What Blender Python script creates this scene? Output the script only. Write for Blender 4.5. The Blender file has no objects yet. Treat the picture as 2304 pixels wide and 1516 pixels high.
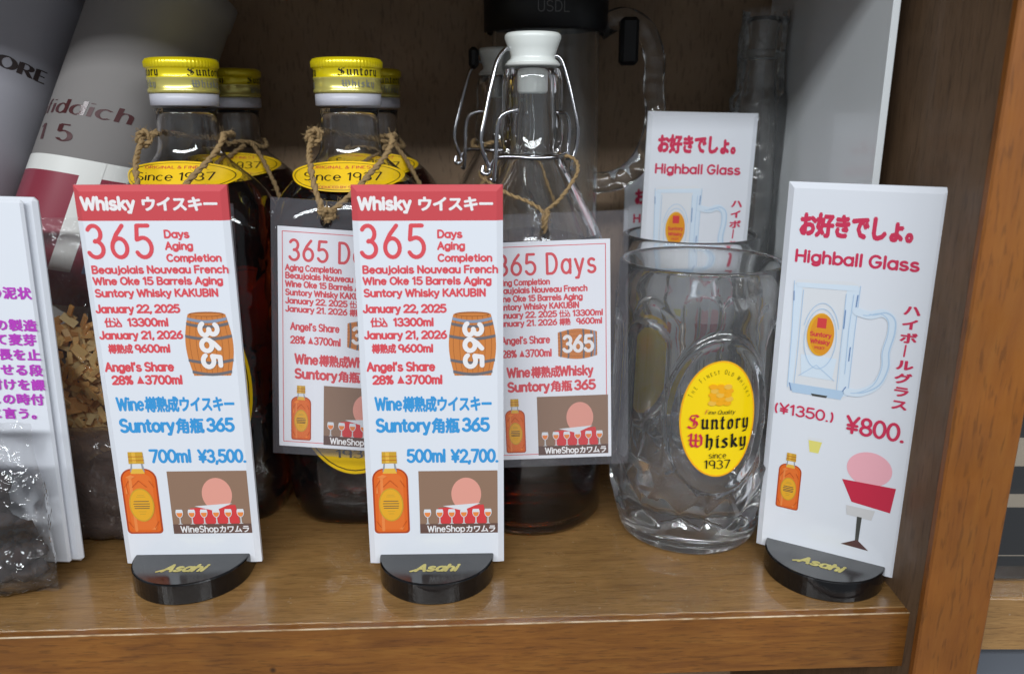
import bpy, math, random
from mathutils import Vector, Matrix, noise
R = math.radians
MM = 0.001
SC = bpy.context.scene
COL = SC.collection
random.seed(7)

# ------------------------------------------------------------------ camera
cd = bpy.data.cameras.new('camera')
cd.lens = 28.0; cd.sensor_width = 36.0
cd.clip_start = 0.005; cd.clip_end = 50
cd.dof.use_dof = True; cd.dof.focus_distance = 0.365; cd.dof.aperture_fstop = 9.0
cam = bpy.data.objects.new('camera', cd)
cam.location = (0, 0, 0.205); cam.rotation_euler = (R(90 - 15.5), 0, 0)
COL.objects.link(cam); SC.camera = cam

# ------------------------------------------------------------------ room light
w = bpy.data.worlds.new('World'); SC.world = w; w.use_nodes = True
bg = w.node_tree.nodes['Background']
bg.inputs[0].default_value = (0.86, 0.93, 1.0, 1); bg.inputs[1].default_value = 0.21
SC.view_settings.view_transform = 'Standard'; SC.view_settings.look = 'None'
SC.view_settings.exposure = 0.22; SC.view_settings.gamma = 1.0
cy = SC.cycles
cy.max_bounces = 24; cy.transmission_bounces = 24; cy.transparent_max_bounces = 32
cy.glossy_bounces = 8; cy.diffuse_bounces = 4
cy.caustics_reflective = True; cy.caustics_refractive = True
cy.blur_glossy = 0.6; cy.sample_clamp_indirect = 30.0
TUBE_W = 9.0
def tube_light(x, y, z):                       # one fluorescent ceiling tube, 1.15 m long
    l = bpy.data.lights.new('ceiling_tube', 'AREA'); l.shape = 'RECTANGLE'
    l.size = 1.15; l.size_y = 0.10; l.energy = TUBE_W; l.color = (0.93, 0.97, 1.0)
    o = bpy.data.objects.new('ceiling_tube', l); o.location = (x, y, z)
    d = Vector((0, 0.35, 0.1)) - Vector((0, y, z))
    o.rotation_euler = d.to_track_quat('-Z', 'Y').to_euler()
    COL.objects.link(o)
for k in (-1, 0, 1):
    for dy in (0, -0.22):
        tube_light(-0.10 + 1.2 * k, -1.30 + dy, 1.28)

# ------------------------------------------------------------------ materials
def lin(v):
    v /= 255.0
    return v / 12.92 if v <= 0.04045 else ((v + 0.055) / 1.055) ** 2.4
def rgb(r, g, b): return (lin(r), lin(g), lin(b), 1)
_M = {}
def pm(name, col, rough=0.5, metal=0.0, coat=0.0, spec=0.5, trans=0.0, ior=1.5, bump=0.0, bscale=400, sheen=0):
    if name in _M: return _M[name]
    m = bpy.data.materials.new(name); m.use_nodes = True; nt = m.node_tree
    b = nt.nodes['Principled BSDF']
    b.inputs['Base Color'].default_value = col; b.inputs['Roughness'].default_value = rough
    b.inputs['Metallic'].default_value = metal; b.inputs['Coat Weight'].default_value = coat
    b.inputs['Coat Roughness'].default_value = 0.05
    b.inputs['Specular IOR Level'].default_value = spec
    b.inputs['Transmission Weight'].default_value = trans; b.inputs['IOR'].default_value = ior
    if bump:
        tc = nt.nodes.new('ShaderNodeTexCoord'); n = nt.nodes.new('ShaderNodeTexNoise')
        n.inputs['Scale'].default_value = bscale; n.inputs['Detail'].default_value = 4
        bu = nt.nodes.new('ShaderNodeBump'); bu.inputs['Strength'].default_value = bump; bu.inputs['Distance'].default_value = 0.001
        nt.links.new(tc.outputs['Object'], n.inputs['Vector'])
        nt.links.new(n.outputs['Fac'], bu.inputs['Height']); nt.links.new(bu.outputs[0], b.inputs['Normal'])
    _M[name] = m
    return m
def ink(name, r, g, b): return pm(name, rgb(r, g, b), 0.35, coat=0.3, spec=0.3)

def wood(name, base, dark, light, rough=0.22, coat=0.5, sx=3.0, sy=60.0, axis='X', specks=False, bumpn=0.05, dust=0.0):
    m = bpy.data.materials.new(name); m.use_nodes = True; nt = m.node_tree; N = nt.nodes; Lk = nt.links
    b = N['Principled BSDF']
    tc = N.new('ShaderNodeTexCoord'); mp = N.new('ShaderNodeMapping')
    sc = {'X': (sx, sy, sy), 'Z': (sy, sy, sx)}[axis]
    mp.inputs['Scale'].default_value = sc
    Lk.new(tc.outputs['Object'], mp.inputs['Vector'])
    n1 = N.new('ShaderNodeTexNoise'); n1.inputs['Scale'].default_value = 2.2; n1.inputs['Detail'].default_value = 8; n1.inputs['Roughness'].default_value = 0.65
    n1.inputs['Distortion'].default_value = 0.8
    Lk.new(mp.outputs[0], n1.inputs['Vector'])
    cr = N.new('ShaderNodeValToRGB'); e = cr.color_ramp.elements
    e[0].position = 0.3; e[0].color = dark; e[1].position = 0.72; e[1].color = light
    x = cr.color_ramp.elements.new(0.5); x.color = base
    Lk.new(n1.outputs['Fac'], cr.inputs['Fac'])
    # blotchy large scale tone
    n2 = N.new('ShaderNodeTexNoise'); n2.inputs['Scale'].default_value = 14; n2.inputs['Detail'].default_value = 5
    Lk.new(tc.outputs['Object'], n2.inputs['Vector'])
    mx = N.new('ShaderNodeMix'); mx.data_type = 'RGBA'; mx.blend_type = 'MULTIPLY'
    mr = N.new('ShaderNodeMapRange'); mr.inputs[1].default_value = 0.3; mr.inputs[2].default_value = 0.7
    mr.inputs[3].default_value = 0.72; mr.inputs[4].default_value = 1.15
    Lk.new(n2.outputs['Fac'], mr.inputs[0])
    mx.inputs[0].default_value = 1.0
    Lk.new(cr.outputs['Color'], mx.inputs[6]); Lk.new(mr.outputs[0], mx.inputs[7])
    out = mx.outputs[2]
    # fine pores
    n3 = N.new('ShaderNodeTexNoise'); n3.inputs['Scale'].default_value = 9; n3.inputs['Detail'].default_value = 3
    Lk.new(mp.outputs[0], n3.inputs['Vector'])
    mr3 = N.new('ShaderNodeMapRange'); mr3.inputs[1].default_value = 0.56; mr3.inputs[2].default_value = 0.66
    mr3.inputs[3].default_value = 1.0; mr3.inputs[4].default_value = 0.72
    Lk.new(n3.outputs['Fac'], mr3.inputs[0])
    mx3 = N.new('ShaderNodeMix'); mx3.data_type = 'RGBA'; mx3.blend_type = 'MULTIPLY'; mx3.inputs[0].default_value = 1
    Lk.new(out, mx3.inputs[6]); Lk.new(mr3.outputs[0], mx3.inputs[7]); out = mx3.outputs[2]
    if specks:
        v = N.new('ShaderNodeTexVoronoi'); v.inputs['Scale'].default_value = 26
        Lk.new(tc.outputs['Object'], v.inputs['Vector'])
        ms = N.new('ShaderNodeMapRange'); ms.inputs[1].default_value = 0.03; ms.inputs[2].default_value = 0.055
        ms.inputs[3].default_value = 0.12; ms.inputs[4].default_value = 1.0
        Lk.new(v.outputs['Distance'], ms.inputs[0])
        mxs = N.new('ShaderNodeMix'); mxs.data_type = 'RGBA'; mxs.blend_type = 'MULTIPLY'; mxs.inputs[0].default_value = 1
        Lk.new(out, mxs.inputs[6]); Lk.new(ms.outputs[0], mxs.inputs[7]); out = mxs.outputs[2]
    Lk.new(out, b.inputs['Base Color'])
    nr = N.new('ShaderNodeTexNoise'); nr.inputs['Scale'].default_value = 60; nr.inputs['Detail'].default_value = 4
    Lk.new(tc.outputs['Object'], nr.inputs['Vector'])
    rr = N.new('ShaderNodeMapRange'); rr.inputs[3].default_value = rough * 0.6; rr.inputs[4].default_value = rough * 1.6
    Lk.new(nr.outputs['Fac'], rr.inputs[0]); Lk.new(rr.outputs[0], b.inputs['Roughness'])
    b.inputs['Coat Weight'].default_value = coat; b.inputs['Coat Roughness'].default_value = 0.07
    bu = N.new('ShaderNodeBump'); bu.inputs['Strength'].default_value = bumpn * 4; bu.inputs['Distance'].default_value = 0.0008
    Lk.new(n3.outputs['Fac'], bu.inputs['Height']); Lk.new(bu.outputs[0], b.inputs['Normal'])
    vd = N.new('ShaderNodeTexVoronoi'); vd.inputs['Scale'].default_value = 150
    Lk.new(tc.outputs['Object'], vd.inputs['Vector'])
    nd = N.new('ShaderNodeTexNoise'); nd.inputs['Scale'].default_value = 35; Lk.new(tc.outputs['Object'], nd.inputs['Vector'])
    sb = N.new('ShaderNodeMath'); sb.operation = 'MULTIPLY'; Lk.new(nd.outputs['Fac'], sb.inputs[0]); sb.inputs[1].default_value = .16
    lt = N.new('ShaderNodeMath'); lt.operation = 'LESS_THAN'; Lk.new(vd.outputs['Distance'], lt.inputs[0]); Lk.new(sb.outputs[0], lt.inputs[1])
    dm = N.new('ShaderNodeMath'); dm.operation = 'MULTIPLY'; Lk.new(lt.outputs[0], dm.inputs[0]); dm.inputs[1].default_value = dust
    mxd = N.new('ShaderNodeMix'); mxd.data_type = 'RGBA'; Lk.new(dm.outputs[0], mxd.inputs[0])
    Lk.new(out, mxd.inputs[6]); mxd.inputs[7].default_value = rgb(176, 158, 134); Lk.new(mxd.outputs[2], b.inputs['Base Color'])
    bc = N.new('ShaderNodeBump'); bc.inputs['Strength'].default_value = bumpn * 2; bc.inputs['Distance'].default_value = 0.0006
    Lk.new(nr.outputs['Fac'], bc.inputs['Height']); Lk.new(bc.outputs[0], b.inputs['Coat Normal'])
    return m
W_SHELF = wood('varnished_shelf_wood', rgb(148, 111, 66), rgb(130, 95, 56), rgb(160, 122, 76), specks=False, sx=14, sy=150, coat=.38, bumpn=.07, dust=.3)
W_FRONT = wood('shelf_front_wood', rgb(130, 80, 27), rgb(112, 66, 22), rgb(144, 94, 36), specks=True, sx=14, sy=130, coat=0.3, rough=0.4)
W_POST = wood('post_wood', rgb(140, 82, 22), rgb(130, 74, 20), rgb(147, 90, 28), axis='Z', coat=0.05, rough=0.5, sx=9, sy=70)
W_SIDE = wood('side_panel_wood', rgb(112, 86, 62), rgb(102, 78, 56), rgb(122, 94, 70), axis='Z', coat=0.05, rough=0.6, sx=8)
W_BACK = wood('back_wall_wood', rgb(162, 136, 110), rgb(159, 133, 108), rgb(165, 139, 113), axis='Z', coat=0.0, rough=0.7, sx=14)

def film(name, tint=0.12, rough=0.08, col=(0.9, 0.9, 0.93, 1), spec=0.06, crinkle=0.0):
    """thin clear plastic: see-through, a little milky, mirror-like at a slant"""
    m = bpy.data.materials.new(name); m.use_nodes = True; nt = m.node_tree; N = nt.nodes; Lk = nt.links
    N.remove(N['Principled BSDF']); out = N['Material Output']
    tr = N.new('ShaderNodeBsdfTransparent'); gl = N.new('ShaderNodeBsdfGlossy'); gl.inputs['Roughness'].default_value = rough
    df = N.new('ShaderNodeBsdfDiffuse'); df.inputs['Color'].default_value = col
    fr = N.new('ShaderNodeFresnel'); fr.inputs['IOR'].default_value = 1.5
    ma = N.new('ShaderNodeMath'); ma.operation = 'ADD'; ma.inputs[1].default_value = spec
    Lk.new(fr.outputs[0], ma.inputs[0])
    m1 = N.new('ShaderNodeMixShader'); m1.inputs[0].default_value = tint
    Lk.new(tr.outputs[0], m1.inputs[1]); Lk.new(df.outputs[0], m1.inputs[2])
    m2 = N.new('ShaderNodeMixShader'); Lk.new(ma.outputs[0], m2.inputs[0])
    Lk.new(m1.outputs[0], m2.inputs[1]); Lk.new(gl.outputs[0], m2.inputs[2])
    if crinkle:
        tc = N.new('ShaderNodeTexCoord'); n = N.new('ShaderNodeTexNoise'); n.inputs['Scale'].default_value = 90
        n.inputs['Detail'].default_value = 2; n.inputs['Distortion'].default_value = 1.5
        bu = N.new('ShaderNodeBump'); bu.inputs['Strength'].default_value = crinkle; bu.inputs['Distance'].default_value = 0.004
        Lk.new(tc.outputs['Object'], n.inputs['Vector']); Lk.new(n.outputs['Fac'], bu.inputs['Height'])
        Lk.new(bu.outputs[0], gl.inputs['Normal'])
    Lk.new(m2.outputs[0], out.inputs['Surface'])
    return m
POUCH = film('laminating_film', 0.04, 0.12, (0.62, 0.58, 0.66, 1), 0.03)
BAGF = film('bag_film', 0.03, 0.06, (0.75, 0.70, 0.72, 1), 0.0, 1.0)
BAGW = film('crinkled_bag_film', 0.03, 0.03, (0.8, 0.78, 0.78, 1), 0.03, 1.0)
BAGD = film('dusty_bag_film', 0.30, 0.16, rgb(120, 104, 98), 0.02, 0.7)
GLASS = pm('clear_glass', (1, 1, 1, 1), 0.0, trans=1.0, ior=1.5)
def bright_veil(m, amt, col=(0.85, 0.87, 0.9, 1)):  # pale diffuse film mixed in to brighten the glass, standing in for room reflections
    nt = m.node_tree; N = nt.nodes; out = N['Material Output']; b = N['Principled BSDF']
    df = N.new('ShaderNodeBsdfDiffuse'); df.inputs['Color'].default_value = col
    mx = N.new('ShaderNodeMixShader'); mx.inputs[0].default_value = amt
    nt.links.new(b.outputs[0], mx.inputs[1]); nt.links.new(df.outputs[0], mx.inputs[2]); nt.links.new(mx.outputs[0], out.inputs['Surface'])
    return m
def translucent(m, col):
    nt = m.node_tree; N = nt.nodes
    if 'Translucent BSDF' in N: return m
    out = N['Material Output']; b = N['Principled BSDF']; tl = N.new('ShaderNodeBsdfTranslucent'); tl.inputs['Color'].default_value = col
    mx = N.new('ShaderNodeMixShader'); mx.inputs[0].default_value = .65
    nt.links.new(b.outputs[0], mx.inputs[1]); nt.links.new(tl.outputs[0], mx.inputs[2]); nt.links.new(mx.outputs[0], out.inputs['Surface'])
    return m
bright_veil(GLASS, .004)
MGLASS = bright_veil(pm('mug_glass', (1, 1, 1, 1), 0.0, trans=1.0, ior=1.5), .03)
JGLASS = bright_veil(pm('jug_glass', (0.97, 0.98, 0.97, 1), 0.03, trans=1.0, ior=1.42), .025)
WHISKY = pm('whisky', (0.36, 0.075, 0.018, 1), 0.0, trans=1.0, ior=0.907)
WTOP = pm('whisky_surface', (0.8, 0.5, 0.3, 1), 0.0, trans=1.0, ior=1.36)
WHITE = pm('white_card_sleeve', rgb(226, 229, 236), 0.25, coat=0.5)
PAPER = pm('white_paper', rgb(232, 232, 238), 0.6)
RED, BLUE, MAG = ink('red_ink', 220, 82, 90), ink('blue_ink', 62, 152, 214), ink('crimson_ink', 206, 54, 88)
PURP = ink('purple_ink', 184, 66, 186); WINK = ink('white_ink', 236, 232, 232); BLK = ink('black_ink', 26, 24, 22)
HEAD = pm('red_header_print', rgb(196, 62, 66), 0.25, coat=0.5)

# ------------------------------------------------------------------ mesh builder (millimetres in, metres out)
class MB:
    def __init__(s): s.v = []; s.f = []; s.m = []; s.s = []; s.mats = []
    def mi(s, mat):
        if mat not in s.mats: s.mats.append(mat)
        return s.mats.index(mat)
    def add(s, vs, fs, mat, smooth=False):
        o = len(s.v); s.v += [tuple(v) for v in vs]; k = s.mi(mat)
        for f in fs: s.f.append(tuple(i + o for i in f)); s.m.append(k); s.s.append(smooth)
    def box(s, x0, x1, y0, y1, z0, z1, mat, bev=0.0):
        if bev <= 0:
            vs = [(x0,y0,z0),(x1,y0,z0),(x1,y1,z0),(x0,y1,z0),(x0,y0,z1),(x1,y0,z1),(x1,y1,z1),(x0,y1,z1)]
            s.add(vs, [(0,3,2,1),(4,5,6,7),(0,1,5,4),(1,2,6,5),(2,3,7,6),(3,0,4,7)], mat); return
        b = bev; vs = []; 
        X = (x0, x0 + b, x1 - b, x1); Y = (y0, y0 + b, y1 - b, y1); Z = (z0, z0 + b, z1 - b, z1)
        def q(p): vs.append(p); return len(vs) - 1
        c = {}
        for ix in (0, 1):
            for iy in (0, 1):
                for iz in (0, 1):
                    xo, xi = (X[0], X[1]) if ix == 0 else (X[3], X[2])
                    yo, yi = (Y[0], Y[1]) if iy == 0 else (Y[3], Y[2])
                    zo, zi = (Z[0], Z[1]) if iz == 0 else (Z[3], Z[2])
                    c[ix, iy, iz, 0] = q((xo, yi, zi)); c[ix, iy, iz, 1] = q((xi, yo, zi)); c[ix, iy, iz, 2] = q((xi, yi, zo))
        fs = [(c[ix, iy, iz, 0], c[ix, iy, iz, 1], c[ix, iy, iz, 2]) for ix in (0, 1) for iy in (0, 1) for iz in (0, 1)]
        for i in (0, 1):
            fs.append((c[i,0,0,0], c[i,1,0,0], c[i,1,1,0], c[i,0,1,0]))
            fs.append((c[0,i,0,1], c[1,i,0,1], c[1,i,1,1], c[0,i,1,1]))
            fs.append((c[0,0,i,2], c[1,0,i,2], c[1,1,i,2], c[0,1,i,2]))
            for j in (0, 1):
                fs.append((c[i,j,0,0], c[i,j,1,0], c[i,j,1,1], c[i,j,0,1]))
                fs.append((c[i,0,j,0], c[i,1,j,0], c[i,1,j,2], c[i,0,j,2]))
                fs.append((c[0,i,j,1], c[1,i,j,1], c[1,i,j,2], c[0,i,j,2]))
        s.add(vs, fs, mat)
    def grid(s, rows, mat, closed=True, smooth=True, cap0=False, cap1=False):
        n = len(rows[0]); vs = [p for r in rows for p in r]; fs = []
        for i in range(len(rows) - 1):
            for j in range(n if closed else n - 1):
                k = (j + 1) % n
                fs.append((i*n + j, i*n + k, (i+1)*n + k, (i+1)*n + j))
        if cap0: fs.append(tuple(range(n))[::-1])
        if cap1: fs.append(tuple(range((len(rows)-1)*n, len(rows)*n)))
        s.add(vs, fs, mat, smooth)
    def lathe(s, prof, mat, n=64, cx=0, cy=0, smooth=True, cap0=True, cap1=True, mod=None):
        rows = []
        for r, z in prof:
            row = []
            for j in range(n):
                a = 2*math.pi*j/n; rr = r + (mod(a, z) if mod else 0)
                row.append((cx + rr*math.sin(a), cy - rr*math.cos(a), z))
            rows.append(row)
        s.grid(rows, mat, True, smooth, cap0, cap1)
    def tube(s, pts, r, mat, n=10, closed=False, caps=True, rb=None):
        P = [Vector(p) for p in pts]; m = len(P); rows = []
        prev = None
        for i in range(m):
            a = P[(i-1) % m] if (closed or i > 0) else P[i]
            b = P[(i+1) % m] if (closed or i < m-1) else P[i]
            t = (b - a).normalized()
            if prev is None:
                u = t.orthogonal().normalized() if rb is None else (Vector((0,0,1)).cross(t) if abs(t.z) < .9 else Vector((0,1,0)).cross(t)).normalized()
            else:
                u = (prev - t*prev.dot(t)); u = u.normalized() if u.length > 1e-6 else t.orthogonal().normalized()
            prev = u; v = t.cross(u)
            ri = r[i] if isinstance(r, (list, tuple)) else r
            ra, rc = (ri, ri) if rb is None else (ri, rb[i] if isinstance(rb, (list, tuple)) else rb)
            rows.append([P[i] + u*ra*math.cos(2*math.pi*j/n) + v*rc*math.sin(2*math.pi*j/n) for j in range(n)])
        if closed: rows.append(rows[0])
        s.grid(rows, mat, True, True, caps and not closed, caps and not closed)
    def build(s, name, parent=None, xf=None, fix=True):
        me = bpy.data.meshes.new(name)
        me.from_pydata([(x*MM, y*MM, z*MM) for x, y, z in s.v], [], s.f)
        for m in s.mats: me.materials.append(m)
        me.polygons.foreach_set('material_index', s.m); me.polygons.foreach_set('use_smooth', s.s)
        me.update()
        if fix:
            import bmesh
            bm = bmesh.new(); bm.from_mesh(me); bmesh.ops.recalc_face_normals(bm, faces=bm.faces); bm.to_mesh(me); bm.free()
        o = bpy.data.objects.new(name, me); COL.objects.link(o)
        if parent is not None: o.parent = parent
        if xf is not None: o.matrix_local = xf
        return o
def cat_path(pts, sub=6, closed=False):
    P = [Vector(p) for p in pts]; out = []; n = len(P)
    rng = range(n) if closed else range(n - 1)
    for i in rng:
        g = lambda k: P[k % n] if closed else P[max(0, min(n-1, k))]
        a, b, c, d = g(i-1), g(i), g(i+1), g(i+2)
        for k in range(sub):
            t = k/sub
            out.append(0.5*((2*b) + (c-a)*t + (2*a-5*b+4*c-d)*t*t + (3*b-a-3*c+d)*t*t*t))
    if not closed: out.append(P[-1])
    return out
def empty(name, label, cat, loc=(0,0,0), rz=0, group=None, rot=None):
    o = bpy.data.objects.new(name, None); COL.objects.link(o); o.empty_display_size = 0.01
    o.location = [c*MM for c in loc]; o.rotation_euler = rot if rot else (0, 0, rz)
    tag(o, label, cat, group); return o
def tag(o, label=None, cat=None, group=None, kind=None):
    if label: o['label'] = label
    if cat: o['category'] = cat
    if group: o['group'] = group
    if kind: o['kind'] = kind
    return o
KIDS = {}
def copy_tree(o, parent=None):
    c = o.copy(); COL.objects.link(c)
    if parent is not None: c.parent = parent; c.matrix_parent_inverse = o.matrix_parent_inverse
    for ch in [x for x in bpy.data.objects if x.parent == o]: copy_tree(ch, c)
    return c

# ------------------------------------------------------------------ stroke lettering
def arc(cx, cy, rx, ry, a0, a1):
    n = max(3, int(abs(a1 - a0)/(9 if max(rx, ry) > 3 else 17)))
    return [(cx + rx*math.cos(R(a0 + (a1-a0)*i/n)), cy + ry*math.sin(R(a0 + (a1-a0)*i/n))) for i in range(n+1)]
X = 0.68
def bowl(cx=.27, rx=.26): return arc(cx, X/2, rx, X/2, 0, 360)
G = {
 '0': (.58, [arc(.29,.5,.29,.5,90,450)]), '1': (.3, [[(.02,.8),(.22,1),(.22,0)]]),
 '2': (.58, [arc(.29,.71,.28,.29,165,-35)+[(.0,0),(.58,0)]]),
 '3': (.56, [arc(.27,.75,.25,.25,150,-90)+arc(.27,.26,.29,.26,85,-155)]),
 '4': (.6, [[(.45,0),(.45,1),(0,.3),(.6,.3)]]),
 '5': (.58, [[(.52,1),(.1,1),(.05,.56)]+arc(.28,.31,.3,.31,115,-150)]),
 '6': (.58, [[(.46,1),(.2,.72),(.04,.45)]+arc(.29,.3,.28,.3,165,520)]),
 '7': (.56, [[(0,1),(.56,1),(.2,0)]]), '8': (.56, [arc(.28,.75,.23,.25,-90,270), arc(.28,.25,.28,.25,90,450)]),
 '9': (.56, [arc(.27,.7,.26,.3,0,360), [(.53,.72),(.5,0)]]),
 'A': (.66, [[(0,0),(.33,1),(.66,0)],[(.13,.35),(.53,.35)]]),
 'B': (.6, [[(.05,0),(.05,1)],[(.05,1),(.3,1)]+arc(.32,.76,.23,.24,90,-90)+[(.05,.52)],[(.3,.52)]+arc(.32,.26,.27,.26,90,-90)+[(.05,0)]]),
 'C': (.66, [arc(.36,.5,.34,.5,45,315)]), 'D': (.66, [[(.05,0),(.05,1),(.25,1)]+arc(.28,.5,.36,.5,80,-80)+[(.05,0)]]),
 'E': (.54, [[(.52,1),(.05,1),(.05,0),(.54,0)],[(.05,.52),(.46,.52)]]),
 'F': (.52, [[(.52,1),(.05,1),(.05,0)],[(.05,.52),(.46,.52)]]),
 'G': (.7, [arc(.36,.5,.34,.5,45,330)+[(.68,.45),(.42,.45)]]),
 'H': (.62, [[(.03,0),(.03,1)],[(.6,0),(.6,1)],[(.03,.52),(.6,.52)]]), 'I': (.12, [[(.06,0),(.06,1)]]),
 'J': (.46, [[(.42,1),(.42,.25)]+arc(.22,.22,.2,.22,0,-170)]),
 'K': (.6, [[(.05,0),(.05,1)],[(.55,1),(.06,.42)],[(.22,.6),(.6,0)]]), 'L': (.5,[[(.05,1),(.05,0),(.5,0)]]),
 'M': (.76, [[(.03,0),(.08,1),(.38,.2),(.68,1),(.73,0)]]),
 'N': (.62, [[(.04,0),(.04,1),(.58,0),(.58,1)]]), 'O': (.72, [arc(.36,.5,.35,.5,90,450)]),
 'P': (.56, [[(.05,0),(.05,1),(.3,1)]+arc(.3,.73,.25,.27,90,-90)+[(.05,.46)]]),
 'Q': (.72, [arc(.36,.5,.35,.5,90,450),[(.42,.25),(.68,-.05)]]),
 'R': (.6, [[(.05,0),(.05,1),(.3,1)]+arc(.3,.74,.25,.26,90,-90)+[(.05,.48)],[(.3,.48),(.58,0)]]),
 'S': (.58, [arc(.29,.75,.25,.25,35,270)+arc(.29,.25,.28,.25,90,-145)]), 'T': (.6,[[(0,1),(.6,1)],[(.3,1),(.3,0)]]),
 'U': (.62, [[(.04,1),(.04,.28)]+arc(.31,.28,.27,.28,180,360)+[(.58,1)]]),
 'V': (.62, [[(0,1),(.31,0),(.62,1)]]), 'W': (.92, [[(0,1),(.22,0),(.46,.9),(.7,0),(.92,1)]]), 'Y': (.6,[[(0,1),(.3,.5),(.6,1)],[(.3,.5),(.3,0)]]),
 'a': (.54, [bowl(), [(.52,X),(.52,0)]]), 'b': (.54, [[(.03,1),(.03,0)], bowl(.29)]),
 'c': (.5, [arc(.27,X/2,.26,X/2,50,310)]), 'd': (.54, [bowl(), [(.52,1),(.52,0)]]),
 'e': (.54, [[(.03,.36),(.5,.36)]+arc(.27,X/2,.24,X/2,5,320)]), 'f': (.34,[[(.34,.98),(.22,.98),(.14,.85),(.14,0)],[(0,X),(.3,X)]]),
 'g': (.54, [bowl(), [(.52,X),(.52,-.05)]+arc(.28,-.05,.24,.2,0,-150)]),
 'h': (.5, [[(.03,1),(.03,0)], [(.03,.4)]+arc(.26,.44,.22,.24,160,0)+[(.48,0)]]),
 'i': (.1, [[(.05,X),(.05,0)], [(.05,.9),(.05,.95)]]), 'j': (.18, [[(.14,X),(.14,-.12),(.0,-.22)], [(.14,.9),(.14,.95)]]),
 'k': (.46, [[(.03,1),(.03,0)],[(.42,X),(.05,.28)],[(.18,.4),(.46,0)]]), 'l': (.1, [[(.05,1),(.05,0)]]),
 'm': (.78, [[(.03,X),(.03,0)],[(.03,.42)]+arc(.21,.46,.17,.22,160,0)+[(.38,0)],[(.38,.42)]+arc(.57,.46,.18,.22,160,0)+[(.75,0)]]),
 'n': (.5, [[(.03,X),(.03,0)], [(.03,.4)]+arc(.26,.44,.22,.24,160,0)+[(.48,0)]]), 'o': (.56, [bowl(.28,.27)]),
 'p': (.54, [[(.03,X),(.03,-.25)], bowl(.29)]), 'r': (.3, [[(.03,X),(.03,0)], [(.03,.4)]+arc(.26,.42,.22,.24,160,75)]),
 's': (.46, [arc(.23,.51,.19,.17,40,260)+arc(.23,.17,.22,.17,80,-150)]), 't': (.32, [[(.14,.92),(.14,.12),(.22,.02),(.32,.04)],[(0,X),(.3,X)]]),
 'u': (.5, [[(.03,X),(.03,.24)]+arc(.25,.24,.22,.24,180,340)+[(.47,.3)],[(.48,X),(.48,0)]]),
 'v': (.46, [[(0,X),(.23,0),(.46,X)]]), 'w': (.7,[[(0,X),(.17,0),(.35,.6),(.53,0),(.7,X)]]),
 'y': (.48, [[(0,X),(.25,.05)],[(.48,X),(.18,-.25),(.05,-.25)]]),
 '.': (.1, [[(.03,.0),(.07,.0)]]), ',': (.12, [[(.09,.05),(.02,-.16)]]), "'": (.1, [[(.06,1),(.03,.8)]]),
 '(': (.22, [arc(.3,.45,.25,.6,130,230)]), ')': (.22, [arc(-.08,.45,.25,.6,50,-50)]),
 '%': (.7, [arc(.15,.78,.14,.2,90,450), arc(.55,.22,.14,.2,90,450), [(.58,1),(.12,0)]]),
 '¥': (.62, [[(0,1),(.31,.5),(.62,1)],[(.31,.5),(.31,0)],[(.06,.46),(.56,.46)],[(.06,.24),(.56,.24)]]),
 '▲': (.85, []), ' ': (.22, []), '&': (.66, [[(.64,0),(.15,.78)]+arc(.28,.82,.15,.18,180,-30)+[(.06,.35)]+arc(.25,.22,.22,.22,150,320)+[(.62,.5)]]),
}
# broken, pen-drawn letters (blackletter): strokes swept with a slanted nib
BL = {
 'S': (.74, [[(.7,.86),(.52,.99),(.22,.93),(.12,.72),(.3,.57),(.56,.48),(.64,.28),(.5,.06),(.2,-.02),(.0,.1)],[(.44,.8),(.4,.18)]]),
 'u': (.5, [[(.0,.62),(.1,.7),(.1,.12),(.2,.0),(.38,.14)],[(.34,.7),(.4,.62),(.4,.08),(.5,.02)]]),
 'n': (.5, [[(.0,.62),(.1,.7),(.1,.06),(.16,0)],[(.1,.56),(.3,.7),(.4,.58),(.4,.1),(.5,.02)]]),
 't': (.32, [[(.14,.92),(.12,.12),(.22,.0),(.3,.08)],[(.0,.66),(.28,.66)]]),
 'o': (.46, [[(.1,.6),(.08,.12),(.22,.0),(.38,.12),(.38,.56),(.24,.7),(.1,.6)]]),
 'r': (.36, [[(.0,.62),(.1,.7),(.1,.06),(.16,0)],[(.1,.54),(.24,.7),(.34,.6)]]),
 'y': (.48, [[(.0,.62),(.1,.7),(.1,.12),(.2,.0),(.38,.14)],[(.34,.7),(.4,.62),(.4,.0),(.3,-.24),(.1,-.26),(.2,-.18)]]),
 'W': (.95, [[(.0,.78),(.2,1),(.18,.2),(.32,.0),(.5,.14)],[(.46,1),(.5,.9),(.5,.12),(.64,.0),(.86,.2),(.86,.7),(.72,.98)],[(.05,.5),(.72,.5)]]),
 'h': (.5, [[(.0,.92),(.1,1),(.1,.06),(.16,0)],[(.1,.54),(.3,.7),(.4,.58),(.4,.1),(.3,-.16)]]),
 'i': (.22, [[(.0,.62),(.1,.7),(.1,.1),(.2,.0)],[(.08,.9),(.14,.84)]]),
 's': (.42, [[(.36,.6),(.2,.7),(.06,.55),(.32,.3),(.36,.14),(.2,.0),(.02,.1)]]),
 'k': (.48, [[(.0,.92),(.1,1),(.1,.06),(.16,0)],[(.1,.42),(.34,.68),(.36,.5),(.14,.4),(.4,.1),(.48,.0)]]),
 ' ': (.2, []),
}
_cjk = {}
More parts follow.
